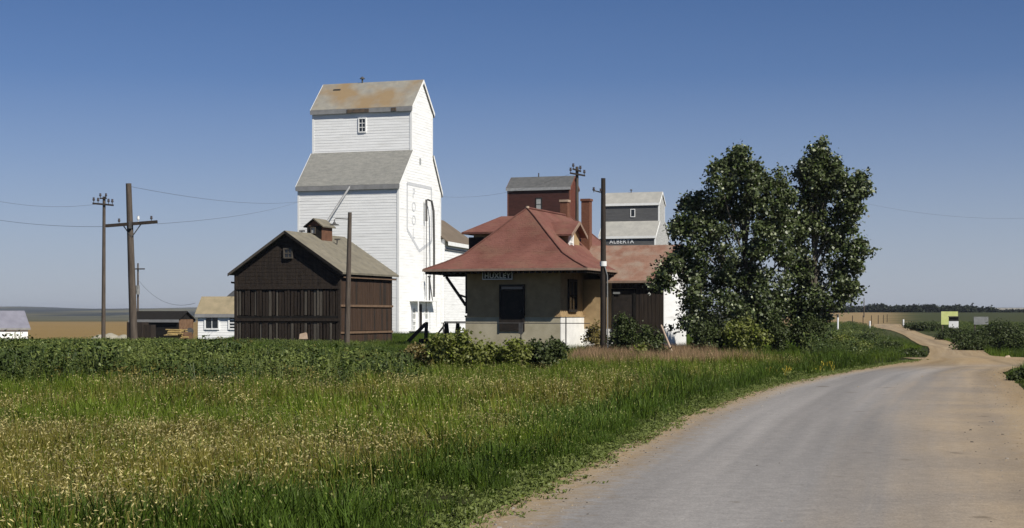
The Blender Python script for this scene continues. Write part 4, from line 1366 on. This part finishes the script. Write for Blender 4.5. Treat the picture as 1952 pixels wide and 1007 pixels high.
# ------------------------------------------------------------------ grass and weeds
def tuft_mesh(name, blades, h, w, spread, lean, material, head=None, seg=2):
    """a tuft of bent blades; head=(len, width, material) puts a seed head on each"""
    m = MB(); ms = [material]
    if head: ms.append(head[2])
    for _ in range(blades):
        a = random.uniform(0, 2 * math.pi); r_ = spread * math.sqrt(random.random())
        p = Vector((r_ * math.cos(a), r_ * math.sin(a), 0))
        dirn = Vector((math.cos(a + random.uniform(-1, 1)), math.sin(a + random.uniform(-1, 1)), 0))
        hh = h * random.uniform(.55, 1.15); ln = lean * random.uniform(.2, 1.2) * hh
        side_ = Vector((-dirn.y, dirn.x, 0)).lerp(dirn, random.uniform(-.5, .5)).normalized()
        V = []
        for i in range(seg + 1):
            t_ = i / seg
            c = p + dirn * ln * t_ ** 1.8 + Vector((0, 0, hh * (t_ - .12 * t_ * t_)))
            ww = w * (1 - t_) ** .7 / 2 + (.0012 if head else 0)
            if i == seg and not head: V.append(c)
            else: V += [c - side_ * ww, c + side_ * ww]
        f = []
        for i in range(seg):
            if 2 * i + 3 < len(V): f.append((2 * i, 2 * i + 1, 2 * i + 3, 2 * i + 2))
            else: f.append((2 * i, 2 * i + 1, 2 * i + 2))
        m.add(V, f)
        if head and random.random() < .8:
            c = p + dirn * ln + Vector((0, 0, hh * .88)); d = (dirn * random.uniform(-1.5, 1.5) + side_ * random.uniform(-1, 1) + Vector((0, 0, random.uniform(-.3, 1)))).normalized()
            for s_ in (side_, side_.cross(d)):
                q = [c - d * .01, c + d * head[0] * .4 + s_ * head[1] / 2, c + d * head[0], c + d * head[0] * .4 - s_ * head[1] / 2]
                m.add(q, [(0, 1, 2, 3)], 1)
    return m.mesh(name, ms)


def weed_mesh(name, leaves, h, size, spread, material, stems=3):
    m = MB()
    for _ in range(leaves):
        a = random.uniform(0, 2 * math.pi); r_ = spread * math.sqrt(random.random())
        c = Vector((r_ * math.cos(a), r_ * math.sin(a), h * random.uniform(.1, 1)))
        nn = Vector((random.gauss(0, .6), random.gauss(0, .6), 1)).normalized()
        u = nn.cross(Vector((random.gauss(0, 1), random.gauss(0, 1), random.gauss(0, 1)))).normalized(); v = nn.cross(u)
        s_ = size * random.uniform(.6, 1.3)
        m.add([c - u * s_ * .7, c + v * s_ * .4, c + u * s_ * .7, c - v * s_ * .4], [(0, 1, 2, 3)])
    for _ in range(stems):
        a = random.uniform(0, 6.28); m.bar((0, 0, 0), (spread * .6 * math.cos(a), spread * .6 * math.sin(a), h * .9), .008)
    return m.mesh(name, [material])


G_GREEN = leaf_mat('grass_green', (.112, .158, .016), None, .45, .6, .15, .25, True)
G_DARK = leaf_mat('grass_dark', (.052, .088, .01), None, .45, .6, .15, .2, True)
G_OLIVE = leaf_mat('grass_olive', (.17, .155, .026), None, .4, .6, .15, .25, True)
G_STRAW = leaf_mat('grass_straw', (.2, .165, .045), None, .4, .6, .15, .2, True)
G_HEAD = leaf_mat('seed_head', (.44, .385, .18), None, .7, .6, .2, .2, True)
G_PINK = leaf_mat('grass_dry', (.3, .2, .115), None, .35, .7, .1, .2, True)
G_WEED = leaf_mat('weed_leaf', (.036, .06, .009), (.055, .08, .02), .75, .5, .25, .2, True)
G_WEEDL = leaf_mat('weed_leaf_light', (.1, .14, .018), (.13, .16, .04), .7, .5, .25, .2, True, pale=(.86, (.26, .27, .1)))
G_LEAFLET = leaf_mat('leaflet', (.19, .21, .04), (.22, .23, .07), .7, .45, .35, .2, True)
G_WEEDY = leaf_mat('weed_leaf_yellow', (.17, .145, .035), None, .4, .5, .25, .2, True)
G_FLOWER = leaf_mat('yellow_flower', (.42, .33, .04), None, .2, .6, .2, .2, True)


def scatter(name, label, meshes, X, Y, scl, tint, zoff=0.0):
    k = len(X)
    Z = terrain(X, Y) + zoff
    me = bpy.data.meshes.new(name)
    me.vertices.add(k); me.vertices.foreach_set('co', np.stack([X, Y, Z], 1).ravel().astype(np.float32))
    rot = np.zeros((k, 3), np.float32); rot[:, 2] = rng.uniform(0, 6.283, k); rot[:, 0] = rng.normal(0, .08, k)
    me.attributes.new('rot', 'FLOAT_VECTOR', 'POINT').data.foreach_set('vector', rot.ravel())
    me.attributes.new('scl', 'FLOAT', 'POINT').data.foreach_set('value', np.asarray(scl, np.float32))
    me.attributes.new('tint', 'FLOAT', 'POINT').data.foreach_set('value', np.clip(tint, 0, 1).astype(np.float32))
    me.attributes.new('pick', 'INT', 'POINT').data.foreach_set('value', rng.integers(0, len(meshes), k).astype(np.int32))
    o = link(name, me)
    col = bpy.data.collections.new(name + '_kinds')
    for i, q in enumerate(meshes): col.objects.link(bpy.data.objects.new('tuft', q))
    ng = bpy.data.node_groups.new(name, 'GeometryNodeTree')
    ng.interface.new_socket('Geometry', in_out='INPUT', socket_type='NodeSocketGeometry')
    ng.interface.new_socket('Geometry', in_out='OUTPUT', socket_type='NodeSocketGeometry')
    N, Lk = ng.nodes, ng.links
    gi, go = N.new('NodeGroupInput'), N.new('NodeGroupOutput')
    ip = N.new('GeometryNodeInstanceOnPoints')
    ci = N.new('GeometryNodeCollectionInfo'); ci.inputs['Collection'].default_value = col
    ci.inputs['Separate Children'].default_value = True; ci.inputs['Reset Children'].default_value = True
    def attr(nm, ty):
        a = N.new('GeometryNodeInputNamedAttribute'); a.data_type = ty; a.inputs['Name'].default_value = nm
        return a.outputs['Attribute']
    Lk.new(gi.outputs[0], ip.inputs['Points'])
    Lk.new(ci.outputs[0], ip.inputs['Instance'])
    ip.inputs['Pick Instance'].default_value = True
    Lk.new(attr('pick', 'INT'), ip.inputs['Instance Index'])
    Lk.new(attr('rot', 'FLOAT_VECTOR'), ip.inputs['Rotation'])
    Lk.new(attr('scl', 'FLOAT'), ip.inputs['Scale'])
    Lk.new(ip.outputs[0], go.inputs[0])
    md = o.modifiers.new('scatter', 'NODES'); md.node_group = ng
    tag(o, label, kind='stuff')
    return o


def cand(y0, y1, dens, pad=3.0, xmax=None, left=True):
    """uniform random points of the ground that the lens could take in, roads left out"""
    hw = lambda y: .335 * y + pad
    A = 0.5 * (hw(y0) + hw(y1)) * 2 * (y1 - y0)
    k = int(A * dens)
    Y = rng.uniform(y0, y1, k * 2); keep = rng.random(k * 2) < hw(Y) / hw(y1); Y = Y[keep][:k]
    X = rng.uniform(-1, 1, len(Y)) * hw(Y)
    ok = ~on_road(X, Y, .02)
    return X[ok], Y[ok]


def in_building(X, Y):
    def loc(ox, oy, th):
        c, s = math.cos(R(th)), math.sin(R(th))
        dx, dy = X - ox, Y - oy
        return dx * c - dy * s, dx * s + dy * c
    a, b_ = loc(SX, SY, 20)
    m_ = (a > -4.9) & (a < .1) & (b_ > -.15) & (b_ < 10.9) | (a > -.1) & (a < 4.3) & (b_ > 3.5) & (b_ < 8.2)
    a, b_ = loc(at(648, 85), 85, 20)
    return m_ | (a > -6.5) & (a < .1) & (b_ > -.1) & (b_ < 6.8)


t_green = [tuft_mesh('grass_tuft', 12, .22, .009, .1, .55, G_GREEN) for _ in range(6)]
t_dark = [tuft_mesh('grass_tuft', 13, .26, .011, .1, .6, G_DARK) for _ in range(6)]
t_olive = [tuft_mesh('grass_tuft', 11, .26, .007, .11, .5, G_OLIVE) for _ in range(5)]
t_seed = [tuft_mesh('seed_grass', 5, .3, .003, .16, .55, G_STRAW, (.03, .014, G_HEAD)) for _ in range(6)]
t_pink = [tuft_mesh('dry_grass', 16, .62, .011, .18, .4, G_PINK, None) for _ in range(4)]
t_weed = [weed_mesh('weed', 52, .42, .042, .2, G_WEED) for _ in range(6)]
t_weedl = [weed_mesh('weed', 34, .46, .04, .16, G_WEEDL) for _ in range(5)]
t_weedy = [weed_mesh('weed', 14, .45, .05, .14, G_WEEDY) for _ in range(4)]
t_herb = [weed_mesh('herb', 10, .1, .035, .09, G_WEEDL) for _ in range(5)]
t_leaflet = [weed_mesh('leaflet', 4, .3, .02, .28, G_LEAFLET, 0) for _ in range(5)]
t_flower = [weed_mesh('flower', 5, .25, .04, .12, G_FLOWER) for _ in range(3)]


def edge_d(X, Y): return np.where(X < xl(Y) + 1, xl(Y) - X, np.where(Y < 50, X - xr(Y), 5))


def weedzone(X, Y):
    """thickness of the weed bank on the left and around the buildings"""
    b0 = 32 + 7 * (noise(X, X * 0, 7, 51, 3) - .5)
    return ss(b0 - 2, b0 + 5, Y) * (1 - ss(-3.2, -.5, X + 1.2))


def rn(n, s_=.2): return rng.normal(0, s_, n)


def straw_drift(X, Y):
    """where the meadow has dried to seed"""
    a = noise(X, Y * 1.6, 5.5, 201, 3); b_ = noise(X, Y, 1.6, 202, 3)
    near = 1 - ss(15, 23, Y)
    return np.clip(ss(.44, .62, a + .22 * near) * .9 + near * .25, 0, 1) * (.45 + .55 * ss(.35, .6, b_))


# short grass everywhere near
for (ya, yb, dens, big, nm) in ((9.5, 24, 95, 1.0, 'front'), (24, 52, 34, 1.35, 'middle')):
    X, Y = cand(ya, yb, dens, 2.5)
    e = edge_d(X, Y); nz = noise(X, Y, 2.2, 61, 3); nz2 = noise(X, Y, 5, 62, 2); nz3 = noise(X, Y, .7, 66, 2); wz = weedzone(X, Y)
    darkw = 1 - ss(.9, 3.2, e + (nz - .5) * 4)
    keep = (rng.random(len(X)) < ss(-.05, .4, e) * .85 + .15) & (rng.random(len(X)) > wz * .8)
    u = rng.random(len(X))
    sd = straw_drift(X, Y) * (1 - darkw)
    hgt = rng.uniform(.4, 1.25, len(X)) * (.35 + 1.2 * ss(.25, .75, nz3)) * (.35 + .65 * ss(0, 1.0, e)) * big
    kind = np.where(u < darkw * .9, 2, np.where(rng.random(len(X)) < sd * .95, 1, 0))
    for kk, (ms, lab) in enumerate(((t_green, 'green grass of the %s meadow' % nm), (t_olive, 'olive brown dried grass of the %s meadow' % nm), (t_dark, 'dark lush grass of the %s road edge' % nm))):
        g = keep & (kind == kk)
        scatter(('grass', 'dried_grass', 'verge_grass')[kk], lab, ms, X[g], Y[g], hgt[g], .15 + nz2[g] * .6 + rn(g.sum()))
    # small leafy herbs between the blades
    X, Y = cand(ya, yb, dens * .35, 2.5); e = edge_d(X, Y)
    g = (rng.random(len(X)) < .6 + .4 * (1 - ss(.2, 1.6, e))) & (rng.random(len(X)) > weedzone(X, Y))
    scatter('herbs', 'small leafy herbs between the grass of the %s meadow' % nm, t_herb, X[g], Y[g], rng.uniform(.4, 1.1, g.sum()) * big * (.5 + .5 * ss(0, .8, e[g])), rng.random(g.sum()))
    X, Y = cand(ya, yb, dens * .8, 2.5); e = edge_d(X, Y)
    g = (rng.random(len(X)) < .2 + .8 * ss(.4, .65, noise(X, Y, 1.1, 221, 3))) & (rng.random(len(X)) > weedzone(X, Y) * .8)
    scatter('leaflets', 'small pale leaflets glinting among the grass of the %s meadow' % nm, t_leaflet, X[g], Y[g], rng.uniform(.5, 1.15, g.sum()) * (.3 + .7 * ss(0, 1.0, e[g])), rng.random(g.sum()))
    # pale seed heads in drifts
    X, Y = cand(ya, yb, dens * .75, 2.5)
    e = edge_d(X, Y); sd = straw_drift(X, Y)
    band = ss(30, 33, Y) * (1 - ss(38, 43, Y)) * .5 * ss(.4, .55, noise(X, Y, 3, 207, 2)) * (X > -9)
    dn = (.14 + sd * .72 + band * 1.5) * ss(1.2, 3.2, e) * (1 - weedzone(X, Y))
    g = rng.random(len(X)) < dn
    scatter('seed_grass', 'pale seeding grass heads in drifts over the %s meadow' % nm, t_seed, X[g], Y[g], rng.uniform(.6, 1.15, g.sum()) * (1 if big == 1 else 1.15), rng.random(g.sum()))
# ragged herbs creeping over the gravel edge
yy = rng.uniform(11, 57, 9000); off_ = rng.normal(.08, .16, 9000)
X = xl(yy) - off_; g = rng.random(9000) < .35 + .65 * ss(.4, .6, noise(X, yy, .8, 208, 3))
scatter('edge_herbs', 'low weeds creeping over the gravel road edge', t_herb, X[g], yy[g], rng.uniform(.3, .9, g.sum()), rng.random(g.sum()))
X, Y = cand(52, 130, 8, 2)
e = edge_d(X, Y); nz = noise(X, Y, 5, 64, 3)
keep = ~in_building(X, Y) & (rng.random(len(X)) < ss(0, .8, e) * .9 + .1)
scatter('grass', 'rough grass around the buildings and far road', t_dark + t_green, X[keep], Y[keep], rng.uniform(1.0, 1.7, keep.sum()) * (.4 + .6 * ss(.1, 1.2, e[keep])), nz[keep] + rn(keep.sum()))
# rank growth on both sides of the far road
X, Y = cand(58, 270, 2.2, 0)
e = np.where(X < xl(Y), xl(Y) - X, X - xr(Y)); nz = noise(X, Y, 12, 65, 3); pr_ = X / Y
g = (pr_ > .185) & (e > .8) & (rng.random(len(X)) < .25 + .75 * ss(.42, .58, nz))
scatter('rough_weeds', 'rank dark weeds on both sides of the far dirt road', t_weed + t_weedl[:3], X[g], Y[g], rng.uniform(.7, 1.7, g.sum()) * (.5 + nz[g]) * (.4 + .6 * ss(.5, 4, e[g])), nz[g] + rn(g.sum()))
# weed bank
X, Y = cand(29, 82, 15, 2)
wz = weedzone(X, Y) * ~in_building(X, Y); nz = noise(X, Y, 3.0, 81, 4); u = rng.random(len(X))
light = ss(.42, .62, noise(X, Y, 2.4, 83, 3)) * .8
clump = noise(X, Y, 1.7, 84, 3)
hgt = rng.uniform(.45, 1.4, len(X)) * (.25 + 1.5 * ss(.3, .72, .5 * nz + .5 * clump)) * (1 - .42 * ss(43, 57, Y))
hgt = np.minimum(hgt, 1.35 - .5 * ss(44, 57, Y))
gap = .3 + .7 * ss(.3, .5, noise(X, Y, 1.3, 86, 3))
g = (rng.random(len(X)) < wz * gap) & (u >= light)
scatter('weeds', 'dark broad leaved weeds covering the bank on the left', t_weed, X[g], Y[g], hgt[g], nz[g] * 1.1 + rn(g.sum()))
g = (rng.random(len(X)) < wz * gap) & (u < light)
scatter('light_weeds', 'lighter green weeds showing through the bank', t_weedl, X[g], Y[g], hgt[g] * 1.05, rng.random(g.sum()))
g = rng.random(len(X)) < wz * .3 * ss(.45, .6, noise(X, Y, 4, 82, 3)) * (1 - ss(45, 58, Y))
scatter('yellow_weeds', 'yellowing weeds scattered through the bank', t_weedy, X[g], Y[g], rng.uniform(.6, 1.2, g.sum()), rng.random(g.sum()))
g = rng.random(len(X)) < wz * (.25 + .75 * ss(.5, .65, noise(X, Y, 5, 85, 2)))
scatter('bank_grass', 'grass blades standing among the bank weeds', t_dark + t_green[:2], X[g], Y[g], rng.uniform(.9, 1.8, g.sum()) * (1 - .4 * ss(43, 57, Y[g])), rng.random(g.sum()))
# pinkish dry grass before the station wing
X, Y = cand(50, 72, 22, 0)
g = (X > 1.8 + (Y - 54) * .1) & (X < 8.2) & (rng.random(len(X)) < .9 * ss(.3, .5, noise(X, Y, 2, 91, 2))) & ~in_building(X, Y)
scatter('dry_grass', 'pinkish dry grass before the station wing', t_pink, X[g], Y[g], rng.uniform(.6, 1.0, g.sum()), rng.random(g.sum()))
# yellow flowers by the road
X, Y = cand(41, 48, 10, 0)
e = edge_d(X, Y)
g = (e > .3) & (e < 2.2) & (X > 7) & (X < 11.0) & (noise(X, Y, 1.2, 95, 2) > .5) & (rng.random(len(X)) < .5)
scatter('yellow_flowers', 'patch of yellow flowers at the road bend', t_flower, X[g], Y[g], rng.uniform(.6, 1.2, g.sum()), rng.random(g.sum()))

# taller rank weeds standing in lumps along the front of the bank
X, Y = cand(33, 46, 9, 2)
g = (rng.random(len(X)) < weedzone(X, Y) * ss(.52, .64, noise(X, Y, 2.6, 231, 3)))
scatter('rank_weeds', 'taller rank weeds standing in lumps along the bank', t_weed + t_weedl, X[g], Y[g], rng.uniform(1.2, 2.1, g.sum()), rng.random(g.sum()))
# loose stones on the road and along its edges
def stone_mesh(mt):
    m = MB()
    k = 7
    r_ = [random.uniform(.7, 1.2) for _ in range(k)]
    V = [(math.cos(6.283 * i / k) * r_[i], math.sin(6.283 * i / k) * r_[i] * .8, 0) for i in range(k)]
    V += [(v[0] * .6, v[1] * .6, random.uniform(.4, .7)) for v in V]
    m.add(V, [tuple(range(k, 2 * k))] + [(i, (i + 1) % k, k + (i + 1) % k, k + i) for i in range(k)])
    return m.mesh('stone', mt)
st_ = [stone_mesh(mat('gravel_tan', (.24, .18, .11), (.32, .25, .16), 3, .9)), stone_mesh(mat('gravel_grey', (.18, .165, .15), (.26, .24, .21), 3, .9)), stone_mesh(M['barn_plank_grey'])]
yy = 11 + 37 * rng.random(3000)
u = rng.random(3000)
w_ = xr(yy) - xl(yy)
t_ = np.where(u < .62, np.abs(rng.normal(.02, .05, 3000)), np.where(u < .96, 1 - np.abs(rng.normal(.03, .1, 3000)), rng.random(3000)))
X = xl(yy) + w_ * np.clip(t_, 0, 1)
scatter('gravel', 'loose stones on the road and along its shoulders', st_, X, yy, rng.uniform(.005, .014, 3000) * (1 + (rng.random(3000) < .04) * 1.0), rng.random(3000), .048)
